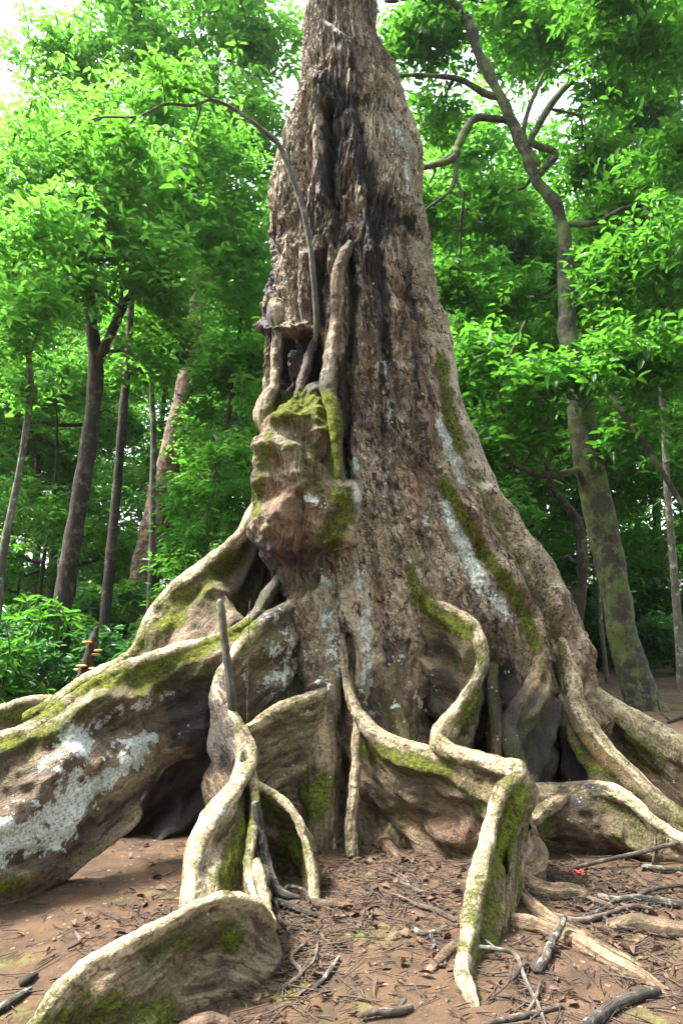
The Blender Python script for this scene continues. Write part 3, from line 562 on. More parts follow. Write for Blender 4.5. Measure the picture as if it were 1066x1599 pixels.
# surface roots
def surf_root(st, label=None):
    """rows px,py on the soil, radius px"""
    w3 = []; r = []
    for a,b,rp in st:
        g = G(a,b); rr = rp*g[1]/F; w3.append([g[0], g[1], ghs(g[0], g[1])+rr*.25]); r.append(rr)
    w3[0][2] -= r[0]*.4; w3[-1][2] -= r[-1]*1.6
    V, f, fl = tube_np(w3, r, len(st)*24, 18, .010, 8, .85)
    px, py = proj(V); m1, m2 = paint(px, py, np.full(len(V), .25), np.full(len(V), .05)); m2[:,1] = .38; m2[:,0] = .0; m1[:,3] = 0; m1[:,1] *= .5
    me = mesh_np('surface_root', V-TB, f, BARK, True, {'flow':('FLOAT_VECTOR', fl), 'm1':('FLOAT_COLOR', m1), 'm2':('FLOAT_COLOR', m2)})
    o = link('surface_root', me, tree)
    if label: o['label'] = label
surf_root([(790,1340,14),(812,1392,17),(850,1408,17),(900,1405,13),(935,1412,7)], 'stubby pale root end with an ochre top')
surf_root([(795,1350,9),(808,1400,11),(838,1432,11),(880,1462,10),(925,1480,9),(975,1500,8),(1010,1508,6)])
surf_root([(800,1448,12),(850,1463,14),(900,1485,15),(950,1508,15),(1000,1530,14),(1066,1560,12)], 'thick reddish surface root right of the foreground blade')
surf_root([(950,1455,9),(985,1452,16),(1030,1458,18),(1080,1464,18),(1140,1470,14)], 'thick pale surface root at the right edge')
surf_root([(752,1462,9),(725,1480,10),(700,1495,9),(682,1512,7),(662,1532,3)])
surf_root([(282,1600,8),(308,1604,15),(340,1602,12),(372,1612,8)])
surf_root([(485,1412,10),(520,1418,6),(570,1420,5)])
surf_root([(600,1318,16),(606,1330,14),(625,1340,8)])

# ---------------------------------------------------------------- foliage
def leaves_np(base, az, el, length, width, roll, r):
    """folded leaf blades; arrays of n. returns verts, quads, per vertex random"""
    n = len(base)
    lx = np.array([0,.38,.74,1.0,.74,.38]); ly = np.array([0,-.5,-.36,0,.36,.5]); lz = np.array([0,.05,.0,-.16,.0,.05])
    X = lx[None]*length[:,None]; Yl = ly[None]*width[:,None]; Z = lz[None]*length[:,None]+np.abs(ly[None])*width[:,None]*.25
    cr, sr = np.cos(roll)[:,None], np.sin(roll)[:,None]
    Y2 = Yl*cr-Z*sr; Z2 = Yl*sr+Z*cr
    ce, se = np.cos(el)[:,None], np.sin(el)[:,None]
    X3 = X*ce-Z2*se; Z3 = X*se+Z2*ce
    ca, sa = np.cos(az)[:,None], np.sin(az)[:,None]
    V = np.stack([X3*ca-Y2*sa, X3*sa+Y2*ca, Z3], -1)+base[:,None]
    f = (np.arange(n)[:,None,None]*6+np.array([[0,1,2,3],[0,3,4,5]])[None]).reshape(-1,4)
    return V.reshape(-1,3), f, np.repeat(r, 6)
def blob_leaves(g, lobes, per_m2, ll, lw=.42, nleaf=6, fill=.42, flat=.75):
    """lobes: rows x,y,z,r. clusters of leaves on and inside flattened uneven lobes"""
    bs = []
    for x, y, z, r in lobes:
        n = max(4, int(per_m2*r*r*4))
        d = g.normal(size=(n,3)); d /= np.linalg.norm(d, axis=1)[:,None]
        rad = r*(g.random(n)**fill)*(1+.85*perlin(d*2.3+np.array([x,y,z])*3.1))
        bs.append(np.array([x,y,z])+d*rad[:,None]*np.array([1,1,flat]))
    b = np.vstack(bs); n = len(b); k = nleaf
    az = (g.random(n)*6.28)[:,None]+np.arange(k)[None]*(6.28/k)+g.normal(size=(n,k))*.25
    el = g.normal(size=(n,1))*.35+g.normal(size=(n,k))*.30-.12
    L = ll*(.65+.6*g.random((n,k)))*(.8+.4*g.random((n,1)))
    tilt = g.normal(size=(n,k))*.45
    base = np.repeat(b[:,None], k, 1)+np.stack([np.cos(az), np.sin(az), 0*az], -1)*(L*.18)[...,None]
    base[...,2] += g.normal(size=(n,k))*ll*.3
    keep = g.random(n*k) < .92
    r = np.clip(g.random((n,1))*.6+g.random((n,k))*.4, 0, 1)
    fl = lambda a: a.reshape(-1)[keep]
    return leaves_np(base.reshape(-1,3)[keep], fl(az), fl(el), fl(L), fl(L)*lw*(.85+.3*g.random(keep.sum())), fl(tilt), fl(r)), b
def leaf_mesh(name, data, mat):
    v, f, r = data
    return mesh_np(name, v, f, mat, True, {'rnd':('FLOAT', r)})
def limb_bag(g, bag, start, target, r0, sides=7, twigs=5, lobe_r=1.0):
    start, target = np.array(start, float), np.array(target, float)
    L = np.linalg.norm(target-start); mid = (start+target)/2+g.normal(size=3)*L*.10; mid[2] += L*.06
    q = start*.3+mid*.7+g.normal(size=3)*L*.04
    pts = [start, q, mid, (mid+target)/2+g.normal(size=3)*L*.06, target]
    v, f, fl = tube_np(pts, [r0, r0*.8, r0*.65, r0*.45, r0*.2], 16, sides, r0*.2, 6); bag.add(v, f, fl)
    for i in range(twigs):
        d = g.normal(size=3); d[2] = abs(d[2])*.5-.15; d /= np.linalg.norm(d)
        s = mid*(1-(i+1)/(twigs+1))+target*((i+1)/(twigs+1)); e = s+d*lobe_r*(.6+.5*g.random())
        m = (s+e)/2+g.normal(size=3)*lobe_r*.12
        v, f, fl = tube_np([s, m, e], [r0*.28, r0*.18, r0*.06], 9, 5, 0, 6); bag.add(v, f, fl)

# --- the trees whose trunks can be told apart
def named_tree(name, label, cat, trunk, mat, leafmat, lobes=(), branches=(), ll=.18, dens=48, group=None, seed=1, root_flare=.6, free=False, flat=.78, lw=.42, leaf_name='crown'):
    """trunk rows px,py,Y,half-width px; lobes px,py,Y,radius m; branches lists of px,py,Y,half-width px"""
    g = np.random.default_rng(seed)
    w3 = np.array([P(a,b,c) for a,b,c,_ in trunk]); r = np.array([q[3]*q[2]/F for q in trunk])
    x0, y0 = w3[0][:2]; z0 = ghs(x0, y0)
    if not free:
        w3 = np.vstack([[x0, y0, z0-.15], [x0, y0, z0+.12], w3]) if w3[0][2] > z0+.3 else np.vstack([[x0, y0, z0-.15], w3])
        r = np.concatenate([[r[0]*(1+root_flare)]*(1), ([r[0]*(1+root_flare*.4)] if len(w3)-len(r) == 2 else []), r])
        loc = np.array([x0, y0, z0])
    else: loc = w3[0]
    root = empty(name, loc, label, cat, group)
    wood = []
    V, f, fl = tube_np(w3, r, len(w3)*14, 20, r.max()*.07, 2.0)
    bg_ = Bag(); bg_.add(V, f, fl); wood.append(('trunk', bg_, np.vstack([np.linspace(w3[i], w3[i+1], 8) for i in range(len(w3)-1)])))
    for br in branches:
        b3 = np.array([P(a,b,c) for a,b,c,_ in br]); rb = np.array([q[3]*q[2]/F for q in br])
        V, f, fl = tube_np(b3, rb, len(b3)*9, 9, rb.max()*.2, 5)
        bg_ = Bag(); bg_.add(V, f, fl); wood.append(('branch', bg_, np.vstack([np.linspace(b3[i], b3[i+1], 5) for i in range(len(b3)-1)])))
    if lobes:
        lw3 = [(*P(a,b,c), rr) for a,b,c,rr in lobes]
        data, _ = blob_leaves(g, lw3, dens, ll, lw=lw, flat=flat)
        data = (data[0]-loc, data[1], data[2])
        cr = link(leaf_name, leaf_mesh(leaf_name, data, leafmat), root)
        for x, y, z, rr in lw3:
            t = np.array([x,y,z]); best = None
            for nm, bg_, q in wood:
                qq = q[q[:,2] < z+.2]; qq = qq if len(qq) else q
                dd = np.linalg.norm(qq-t, axis=1); k = int(np.argmin(dd))
                if best is None or dd[k] < best[0]: best = (dd[k], qq[k], bg_)
            limb_bag(g, best[2], best[1], t, max(.012, min(.05, r.min()*.6)), 6, 5, rr)
    for nm, bg_, q in wood:
        v, f, a = bg_.get(); link(nm, mesh_np(nm, v-loc, f, mat, True, {'flow':('FLOAT_VECTOR', a)}), root)
    return root

named_tree('forest_tree', 'mossy leaning tree trunk standing on bare soil right of the buttress tree', 'tree',
    [(1010,1112,11.8,30),(1000,1085,11.8,25),(975,1000,11.8,23),(955,900,11.8,23),(930,780,11.8,22),(912,690,11.8,21),(900,620,11.8,19),(888,540,11.9,16),(884,460,12,14),(880,370,12,12),(870,325,12,10),(852,300,12,10),(832,272,12,9.5),(806,205,12,9),(775,140,12,9),(750,90,12,9),(728,30,12,9),(705,4,12,7),(655,-4,12,6),(600,2,12,5)],
    MOSSBARK, LEAF_B,
    lobes=[(680,50,12.6,1.0),(860,50,12.8,1.1),(950,10,10.4,1.0),(1040,60,10.6,1.0),(750,330,13,.9),(700,450,12.8,.8),(960,340,12.8,1.0),(1040,400,10.6,1.0),(950,440,11.2,.7),(800,470,12.9,.8),(740,560,11.2,.8),(830,590,10.6,.65),(905,590,10.4,.55),(975,560,10.6,.8),(1040,560,10.4,.8),(640,60,12.6,.8),(780,10,13,.9),(680,180,12.8,.7),(1050,250,11,.8),(650,330,13.3,.9),(920,250,13,.9),(820,680,11,.5),(990,680,11.4,.6),(960,140,13,.9)],
    branches=[[(799,190,12,6),(778,186,12,6),(740,186,11.8,7),(716,225,11.7,7),(706,248,11.6,6),(660,262,11.5,5),(640,270,11.5,3)],[(710,240,11.6,4),(710,275,11.6,4),(700,300,11.5,3),(660,330,11.4,2)],[(710,275,11.6,3),(724,310,11.5,2)],
              [(782,152,12,6),(757,146,12,6),(720,125,11.9,5),(670,118,11.8,4),(605,118,11.6,3)],[(840,275,12,7),(850,262,11.9,6),(867,240,11.8,6),(830,222,11.8,6),(838,200,11.8,6),(862,160,11.7,6),(905,115,11.6,5),(985,60,11.4,5),(990,30,11.3,4),(992,-20,11.2,4)],[(842,260,11.9,5),(818,215,11.9,4),(825,170,11.9,4),(850,110,11.8,3)],[(985,60,11.4,4),(1030,70,11.2,3),(1080,90,11,3)],
              [(905,732,11.8,6),(885,738,11.6,6),(850,742,11.4,6),(815,730,11.3,5),(795,710,11.3,4),(780,680,11.3,3)],[(815,730,11.3,3),(840,690,11.3,3),(860,640,11.2,2)],[(885,350,12,5),(930,348,11.8,5),(975,325,11.6,4),(1030,318,11.5,3)],[(890,540,12,5),(935,590,11.5,5),(975,650,11.2,5),(1010,700,11,5),(1066,790,10.8,4),(1110,850,10.6,3)],[(820,500,11.8,3),(780,600,11.6,3),(790,660,11.5,2)]],
    ll=.185, dens=62, seed=11)
named_tree('forest_tree', 'dark forked tree leaning right at the left, thickest black trunk there', 'tree',
    [(88,1060,12,15),(100,930,12,14),(118,820,12,14),(135,720,12,13),(145,640,12,12),(150,570,12,12),(143,500,12,9),(140,440,12,8),(138,380,12,7),(130,300,12,6)],
    DARKBARK, LEAF_A, lobes=[(60,380,11,1.0),(150,330,11,1.0),(230,400,11,.9),(110,450,10.6,.7),(30,470,11.4,.9),(200,250,11.2,1.0),(90,250,11,1.0),(260,470,11.5,.7),(20,300,11,.9),(230,560,12,.6)],
    branches=[[(152,572,12,8),(170,530,11.9,8),(187,490,11.8,7),(205,460,11.6,5),(250,440,11.4,3),(290,430,11.3,2)],[(187,490,11.8,4),(190,450,11.8,3),(185,400,11.8,2)]], ll=.17, dens=60, seed=12)
named_tree('forest_tree', 'slim dark straight tree right of the forked tree at the left', 'tree',
    [(158,1040,13.5,8),(172,880,13.5,8),(183,760,13.5,7),(192,650,13.5,7),(200,560,13.5,6),(206,440,13.5,5),(208,300,13.5,4)],
    DARKBARK, LEAF_A, lobes=[(200,330,13,1.1),(280,300,13,1.1),(330,380,13,1.0),(150,200,13,1.1),(250,180,13,1.2),(340,240,13,1.0),(380,330,13.5,.8)], ll=.17, dens=56, seed=13)
named_tree('forest_tree', 'stout leaning tree with reddish flaking bark left of the buttress tree', 'tree',
    [(222,930,17,24),(236,850,17,22),(255,760,17,20),(275,680,17,18),(288,620,17,16),(298,560,17,15),(310,470,17,14),(322,380,17,12),(330,250,17,10),(335,100,17,9)],
    REDBARK, LEAF_A, lobes=[(300,330,16,1.4),(380,200,16,1.5),(250,100,16,1.6),(400,60,16,1.5),(340,-20,16,1.5),(200,10,16,1.4),(420,420,16,1.1),(100,100,16,1.5),(450,300,17,1.2)], ll=.21, dens=48, seed=14)
named_tree('sapling', 'thin pale leaning sapling at the left photo edge', 'tree',
    [(-5,960,9.5,7),(8,850,9.5,6),(28,750,9.5,5),(44,650,9.5,5),(48,590,9.5,5),(40,530,9.5,4),(20,440,9.5,3)],
    GREYBARK, LEAF_A, lobes=[(10,520,9.3,.6),(60,470,9.2,.6),(20,380,9.2,.7),(90,340,9.2,.6),(40,610,9.6,.45)], branches=[[(44,560,9.5,3),(60,520,9.4,2),(75,470,9.3,1.5)]], ll=.15, dens=64, seed=15)
named_tree('sapling', 'thin brown straight sapling between slim dark tree and reddish tree', 'tree',
    [(236,900,15,5),(239,760,15,5),(240,680,15,5),(237,600,15,4),(240,480,15,3)], GREYBARK, LEAF_B, lobes=[(240,500,14.6,.9),(225,570,14.4,.6),(270,540,14.8,.6)], ll=.18, dens=75, seed=16)
named_tree('sapling', 'thin sapling leaning right just left of the big trunk', 'tree',
    [(318,880,14,5),(330,780,14,5),(348,690,14,5),(362,620,14,4),(372,540,14,3),(380,450,14,3)], DARKBARK, LEAF_A, lobes=[(380,470,13.8,.9),(350,560,13.8,.7),(400,560,14,.6),(370,400,13.6,.9)],
    branches=[[(366,640,14,2),(385,690,13.8,2),(405,700,13.6,1)]], ll=.17, dens=75, seed=17)
named_tree('forest_tree', 'pale grey smooth trunk far behind the right slope of the big roots', 'tree',
    [(882,930,21,14),(876,860,21,13),(868,780,21,12),(862,700,21,11),(858,600,21,10),(860,420,21,8)], GREYBARK, LEAF_B, lobes=[(860,420,20,1.6),(760,380,20,1.5),(940,380,20,1.5)], ll=.26, dens=45, seed=18)
named_tree('forest_tree', 'grey trunk far behind, next to the pale smooth one', 'tree',
    [(850,920,23,9),(846,840,23,9),(844,750,23,8),(845,600,23,7),(842,450,23,6)], GREYBARK, LEAF_B, lobes=[(820,470,22,1.5),(900,520,22,1.3)], ll=.26, dens=45, seed=19)
named_tree('forest_tree', 'crooked thin dark tree with an S bend behind the right roots', 'tree',
    [(900,1000,14,8),(906,930,14,8),(909,870,14,8),(903,820,14,7),(885,790,14,6),(862,760,14,5),(850,700,14,4),(846,620,14,3)], DARKBARK, LEAF_B, lobes=[(800,640,13.5,.8),(860,560,13.5,.8),(760,700,13.5,.7)], ll=.2, dens=65, seed=20)
named_tree('sapling', 'thin upright sapling at the far right beside the mossy leaning tree', 'tree',
    [(1060,1015,14.5,6),(1052,900,14.5,6),(1042,780,14.5,5),(1035,650,14.5,5),(1028,560,14.5,4),(1020,420,14.5,3)], GREYBARK, LEAF_B, lobes=[(1030,470,14,1.0),(1000,380,14,1.0),(1066,560,14,.8)], ll=.2, dens=65, seed=21)
named_tree('forest_tree', 'tall pale trunk rising out of the top right corner', 'tree',
    [(1085,960,19,14),(1085,700,19,13),(1082,500,19,13),(1072,350,19,12),(1055,220,19,12),(1030,130,19,12),(1000,50,19,11),(970,-40,19,9)], GREYBARK, LEAF_B, lobes=[(1000,150,18,1.3),(900,-20,18,1.6),(1060,20,18,1.5),(820,60,18,1.5)], ll=.25, dens=50, seed=22)
named_tree('sapling', 'thin leafy sapling behind the right flank of the big trunk', 'tree',
    [(830,960,18,5),(822,850,18,5),(800,700,18,4),(770,560,18,4),(750,430,18,3)], DARKBARK, LEAF_A, lobes=[(740,440,17.6,1.2),(700,560,17.5,1.0),(780,520,17.4,1.1),(690,330,17.5,1.2),(730,230,17.5,1.3)], ll=.22, dens=55, seed=23)

# --- repeats: crowns and shrubs built once, then copied
def make_kind(name, seed, lobes, trunk, mat, leafmat, ll, dens, flat=.78, lw=.42, nleaf=6, r0=.05):
    g = np.random.default_rng(seed)
    root = bpy.data.objects.new(name, None); COL.objects.link(root)
    bag = Bag(); w3 = np.array([t[:3] for t in trunk], float)
    v, f, fl = tube_np(w3, [t[3] for t in trunk], len(w3)*9, 10, trunk[0][3]*.15, 4); bag.add(v, f, fl)
    stem = 'trunk' if trunk[0][3] > .03 else 'stem'
    dense = np.vstack([np.linspace(w3[i], w3[i+1], 6) for i in range(len(w3)-1)])
    for x, y, z, rr in lobes:
        t = np.array([x,y,z]); low = dense[dense[:,2] < z+.1]
        if len(low) == 0: low = dense[:1]
        limb_bag(g, bag, low[np.argmin(np.linalg.norm(low-t, axis=1))], t, r0, 6, 4, rr)
    V, F_, A = bag.get(); link(stem, mesh_np(stem, V, F_, mat, True, {'flow':('FLOAT_VECTOR', A)}), root)
    d, _ = blob_leaves(g, lobes, dens, ll, lw, nleaf, flat=flat)
    link('foliage' if stem == 'stem' else 'crown', leaf_mesh('foliage', d, leafmat), root)
    return root
def copy_thing(root):
    r = root.copy(); COL.objects.link(r)
    for ch in root.children:
        c = ch.copy(); COL.objects.link(c); c.parent = r
    return r
used = set()
def put(proto, x, y, rz, s, label, cat, group, z=None):
    o = proto if proto.name not in used else copy_thing(proto)
    used.add(proto.name)
    o.location = (x, y, (ghs(x, y) if z is None else z)-.03); o.rotation_euler = (0, 0, rz); o.scale = (s, s, s)
    return tag(o, label, cat, group)
gk = np.random.default_rng(50)
def lob(n, R, z0, z1, r0, r1):
    out = []
    for i in range(n):
        a = gk.random()*6.28; q = R*math.sqrt(gk.random()); out.append((math.cos(a)*q, math.sin(a)*q, z0+(z1-z0)*gk.random(), r0+(r1-r0)*gk.random()))
    return out
tall = [make_kind('forest_tree', 60+i, lob(17, 3.6, 8, 17, .7, 1.7), [(0,0,-.2,.2),(.1,0,4,.15),(-.1,.2,9,.12),(.2,.1,13,.08),(.1,.1,16,.03)], [DARKBARK, GREYBARK, DARKBARK][i], [LEAF_A, LEAF_B, LEAF_A][i], [.19,.22,.17][i], [44,36,50][i], lw=[.42,.36,.5][i]) for i in range(3)]
mid = [make_kind('sapling', 70+i, lob(12, 1.5, 2.4, 7.5, .45, .85), [(0,0,-.1,.05),(.1,0,2,.045),(-.05,.1,4.5,.03),(.1,0,7,.012)], [DARKBARK, GREYBARK, DARKBARK][i], [LEAF_A, LEAF_B, LEAF_A][i], [.15,.19,.13][i], [62,46,74][i], lw=[.42,.34,.5][i]) for i in range(3)]
low = [make_kind('shrub', 80+i, lob(8, .8, .35, 1.9, .28, .5), [(0,0,-.1,.018),(.05,0,.6,.016),(-.03,.05,1.3,.012),(.05,0,1.8,.006)], DARKBARK, [LEAF_C, LEAF_C, LEAF_B][i], .19, 78, lw=.36, nleaf=5, r0=.008) for i in range(3)]

gp = np.random.default_rng(90)
def scatter(protos, n, ymin, ymax, pxr, s0, s1, label, cat, group, mind, keep=()):
    pts = []; tries = 0
    while len(pts) < n and tries < 6000:
        tries += 1
        y = ymin+(ymax-ymin)*gp.random()**.9; px = pxr[0]+(pxr[1]-pxr[0])*gp.random(); x = (px-533)/F*y
        if any(a < px < b and y < d for a, b, d in keep): continue
        if all(math.hypot(x-a, y-b) > mind for a, b in pts): pts.append((x, y))
    ys = sorted(y for _, y in pts); ymid = ys[len(ys)//2]
    for x, y in pts:
        px = 533+F*x/y
        where = next(t for lim, t in PLACES if px < lim)
        lb = label % (where, 'nearer row' if y < ymid else 'farther row')
        put(protos[int(gp.integers(len(protos)))], x, y, gp.random()*6.28, s0+(s1-s0)*gp.random(), lb, cat, '%s, %s' % (group, lb))
PLACES = [(40, 'beyond the left photo edge'), (125, 'left of the dark forked tree'), (185, 'between the forked and slim dark trees'), (270, 'near the reddish leaning trunk'), (431, 'just left of the big trunk'), (660, 'behind the big trunk'), (800, 'at the big trunk\'s right flank'), (905, 'left of the mossy leaning tree'), (1000, 'behind the mossy leaning tree'), (1070, 'right of the mossy leaning tree'), (9999, 'beyond the right photo edge')]
scatter(tall, 9, 19, 32, (-160,430), .85, 1.15, 'tall bright green forest tree %s, %s', 'tree', 'canopy trees on the left', 2.6)
scatter(tall, 8, 20, 32, (650,1230), .85, 1.15, 'tall green forest tree %s, %s', 'tree', 'canopy trees on the right', 2.6)
scatter(mid, 12, 13, 24, (-120,400), .8, 1.3, 'leafy young sapling %s, %s', 'sapling', 'saplings on the left', 1.3, [(120,345,18.5),(50,345,14)])
scatter(mid, 11, 16, 26, (690,1180), .8, 1.3, 'leafy green sapling %s, %s', 'sapling', 'saplings on the right', 1.3)
scatter(low, 46, 11, 22, (-140,420), .7, 1.15, 'low leafy undergrowth shrub %s, %s', 'shrub', 'undergrowth on the left', .7)
scatter(low, 30, 19, 30, (760,1220), .9, 1.5, 'low shrub edging the bare soil %s, %s', 'shrub', 'undergrowth on the right', .9)
scatter(tall, 4, 20, 30, (440,650), .9, 1.1, 'hidden tall tree %s, %s', 'tree', 'trees hidden by the big trunk', 2.6)
scatter(mid, 6, 12, 22, (440,650), .9, 1.3, 'hidden sapling %s, %s', 'sapling', 'saplings hidden by the big trunk', 1.3)
scatter(low, 8, 14, 24, (450,740), .9, 1.5, 'hidden low shrub %s, %s', 'shrub', 'undergrowth hidden by the big trunk', 1.0)

def spot(protos, i, px, Y, rz, s_, label, cat): put(protos[i], (px-533)/F*Y, Y, rz, s_, label, cat, None)
spot(low, 0, 318, 9.2, 1.0, .95, 'broad leaved shrub rising right behind the upper left buttress', 'shrub')
spot(low, 1, 232, 9.6, 2.2, .8, 'low shrub just above the left slope between two slim trunks', 'shrub')
spot(low, 2, 20, 9.0, 4.0, .85, 'dark leafy shrub at the left photo edge above the far left root', 'shrub')
spot(mid, 1, 330, 10.5, .5, .62, 'young broad leaved sapling close behind the left flank of the big trunk', 'sapling')
# unseen forest trees added around the viewer to block low sky light
for i, (x, y, a, k) in enumerate([(-13,-6,0,1.0),(-7.5,-9,1,1.1),(-1.5,-10,2,1.0),(4.5,-9,3,1.1),(10.5,-8,4,1.0),(-14,1.5,5,1.0),(14.5,0,1.5,1.0),(-3,-15,2.5,1.2),(7,-15,.5,1.2)]):
    put(tall[i%3], x, y, a, k, 'tall forest tree added unseen around the viewer to block low sky light', 'tree', 'added unseen trees around the viewer')
for i, (x, y, a, k) in enumerate([(-7,-4,0,1.0),(-4,-5.5,1,1.1),(-1,-5,2,1.0),(2.5,-5.5,3,1.1),(5.5,-4.5,4,1.0),(-9,0,5,1.1),(9,-1,1.5,1.1),(-9.5,4,2,1.1),(10,4,3,1.1)]):
    put(mid[i%3], x, y, a, k*1.15, 'leafy sapling added unseen around the viewer to block low sky light', 'sapling', 'added unseen saplings around the viewer')

# --- the far forest that reads as one mass
def far_forest():
    g = np.random.default_rng(99); lobes = []
    for i in range(220):
        a = math.radians(-42+84*g.random()); R = 33+14*g.random(); z = (g.random()**1.25)*25
        lobes.append((math.sin(a)*R, math.cos(a)*R, z, 1.2+1.5*g.random()))
    d, _ = blob_leaves(g, lobes, 14, .42, nleaf=5)
    o = link('far_forest', leaf_mesh('far_forest', d, LEAF_A)); tag(o, 'distant mass of sunlit forest leaves closing the view', 'forest', kind='stuff')
far_forest()

# --- vine on the trunk, leaning into the leaves at the upper left
def vine():
    pts = [(492,535,5.58,4),(494,500,5.54,5),(490,440,5.50,5),(482,370,5.46,5),(468,310,5.42,5),(450,262,5.40,5),(436,228,5.38,4.5),(412,205,5.35,4),(380,180,5.3,3.6),(350,162,5.25,3),(328,156,5.2,2.6),(300,165,5.15,2.4),(258,163,5.1,2.2),(215,182,5.05,2),(150,185,5.0,1.5),(90,215,4.95,1)]
    w3 = np.array([P(a,b,c) for a,b,c,_ in pts]); loc = w3[0]; r = [q[3]*q[2]/F for q in pts]
    root = empty('climbing_vine', loc, 'slender pale vine arching off the trunk toward the upper left', 'vine')
    V, f, fl = tube_np(w3, r, 130, 10, .003, 14); link('stem', mesh_np('stem', V-loc, f, GREYBARK, True, {'flow':('FLOAT_VECTOR', fl)}), root)
    bag = Bag(); lob_ = []
    for tw in ([(330,157,5.2),(318,130,5.15),(300,95,5.1)],[(315,162,5.2),(308,190,5.15),(292,235,5.1),(288,265,5.05)],[(258,163,5.1),(256,140,5.05),(250,105,5)],[(340,160,5.2),(300,140,5.2),(280,138,5.1)],[(160,185,5),(135,195,4.95),(130,215,4.95)],[(215,182,5.05),(190,205,5)]):
        q = np.array([P(*t) for t in tw]); v, f, fl = tube_np(q, np.linspace(.008,.003,len(q)), 12, 6); bag.add(v, f, fl)
        lob_ += [(*q[-1], .15), (*q[len(q)//2], .10)]
    v, f, a = bag.get(); link('twigs', mesh_np('twigs', v-loc, f, DARKBARK, True, {'flow':('FLOAT_VECTOR', a)}), root)
    d, _ = blob_leaves(np.random.default_rng(5), lob_, 110, .10, nleaf=4)
    link('leaves', leaf_mesh('leaves', (d[0]-loc, d[1], d[2]), LEAF_B), root)
vine()

# ---------------------------------------------------------------- litter and fallen wood
def litter():
    g = np.random.default_rng(31)
    feet = np.array([G(x,y)[:2] for x,y in [(440,1480),(430,1450),(600,1350),(700,1400),(520,1380),(850,1370),(950,1390),(1000,1420),(620,1440),(430,1560),(250,1450),(1040,1500),(860,1540),(900,1400)]])
    n = 1900; k = g.random(n) < .4
    x = np.where(k, 0, (g.random(n)-.5)*10); y = np.where(k, 0, 2.6+g.random(n)**1.3*14)
    c = feet[g.integers(len(feet), size=n)]+g.normal(size=(n,2))*.28; x = np.where(k, c[:,0], x); y = np.where(k, c[:,1], y)
    L = .025+.06*g.random(n)**1.5
    base = np.stack([x, y, gh(x, y)+.004+g.random(n)*.012], 1)
    v, f, r = leaves_np(base, g.random(n)*6.28, g.normal(size=n)*.22+.05, L, L*(.35+.3*g.random(n)), g.normal(size=n)*.7, g.random(n))
    tag(link('leaf_litter', mesh_np('leaf_litter', v, f, DEADLEAF, True, {'rnd':('FLOAT', r)})), 'fallen brown leaves strewn over the reddish soil', 'leaf litter', kind='stuff')
    bag = Bag(); n = 6500
    th = np.linspace(0, 6.28, 5, endpoint=False)
    for i in range(n):
        if i % 2: q = feet[g.integers(len(feet))]+g.normal(size=2)*.26
        else: q = np.array([(g.random()-.5)*8, 2.7+g.random()**1.4*11])
        a = g.random()*6.28; L = (.03+.16*g.random()**2)*1.0; r = .0012+.0030*g.random()
        t = np.linspace(-.5, .5, 5); bend = g.normal()*.18
        xx = q[0]+np.cos(a)*t*L-np.sin(a)*bend*L*(t*t-.1); yy = q[1]+np.sin(a)*t*L+np.cos(a)*bend*L*(t*t-.1)
        zz = ghs(q[0], q[1])+r+.004+t*L*g.normal()*.12+g.random()*.008
        cc = np.stack([xx, yy, zz], 1); rr = r*np.array([.8,1,1,.8,.4])
        u = np.array([-math.sin(a), math.cos(a), 0.]); w_ = np.array([0,0,1.])
        V = cc[:,None]+rr[:,None,None]*(np.cos(th)[None,:,None]*u+np.sin(th)[None,:,None]*w_)
        bag.add(V.reshape(-1,3), grid_faces(5, 5), np.full((25,3), g.random()))
    v, f, a = bag.get()
    tag(link('twig_litter', mesh_np('twig_litter', v, f, TWIGSTUFF, True, {'rnd':('FLOAT', a[:,0])})), 'fine dead twigs and rootlets scattered on the soil', 'twig litter', kind='stuff')
    bag = Bag()                                                   # small crumbs of soil and stones
    n = 1500; ico = np.array([[1,0,0],[-1,0,0],[0,1,0],[0,-1,0],[0,0,1],[0,0,-1.]]); fi = np.array([[0,2,4,4],[2,1,4,4],[1,3,4,4],[3,0,4,4],[2,0,5,5],[1,2,5,5],[3,1,5,5],[0,3,5,5]])
    V = []; Fc = []
    for i in range(n):
        q = np.array([(g.random()-.5)*5, 2.7+g.random()**1.5*5]); r = .003+.011*g.random()**3
        V.append(ico*r*(.6+.7*g.random((6,3)))*np.array([1,1,.7])+np.array([q[0], q[1], ghs(q[0], q[1])+r*.35])); Fc.append(fi[:,:3]+6*i)
    V = np.vstack(V); Fc = np.vstack(Fc)
    tag(link('soil_crumbs', mesh_np('soil_crumbs', V, Fc, SOILCRUMB, False, {'rnd':('FLOAT', np.repeat(g.random(n), 6))})), 'small crumbs of soil and grit on the ground', 'grit', kind='stuff')
SOILCRUMB = litter_material('soil_crumb', (.11,.060,.036), (.30,.19,.12))
litter()
def stick(name, label, pts, mat=None, cat='stick', twigs=(), group=None, zlift=0.0):
    """pts rows px,py,height above soil m,half-width px, lying where the ray meets the soil raised by that height"""
    def w(p):
        g = G(p[0], p[1], p[2]); g = G(p[0], p[1], p[2]+ghs(g[0], g[1])); return g, p[3]*g[1]/F
    q = [w(p) for p in pts]; loc = q[0][0]
    bag = Bag(); V, f, fl = tube_np([a for a, _ in q], [b for _, b in q], len(pts)*10, 9, .003, 22); bag.add(V, f, fl)
    for tw in twigs:
        k = [w(p) for p in tw]; V, f, fl = tube_np([a for a, _ in k], [b for _, b in k], len(tw)*7, 6, .001, 22); bag.add(V, f, fl)
    v, f, a = bag.get()
    o = link(name, mesh_np(name, v-loc, f, mat or TWIG, True, {'flow':('FLOAT_VECTOR', a)}), None, loc)
    return tag(o, label, cat, group)
S = stick
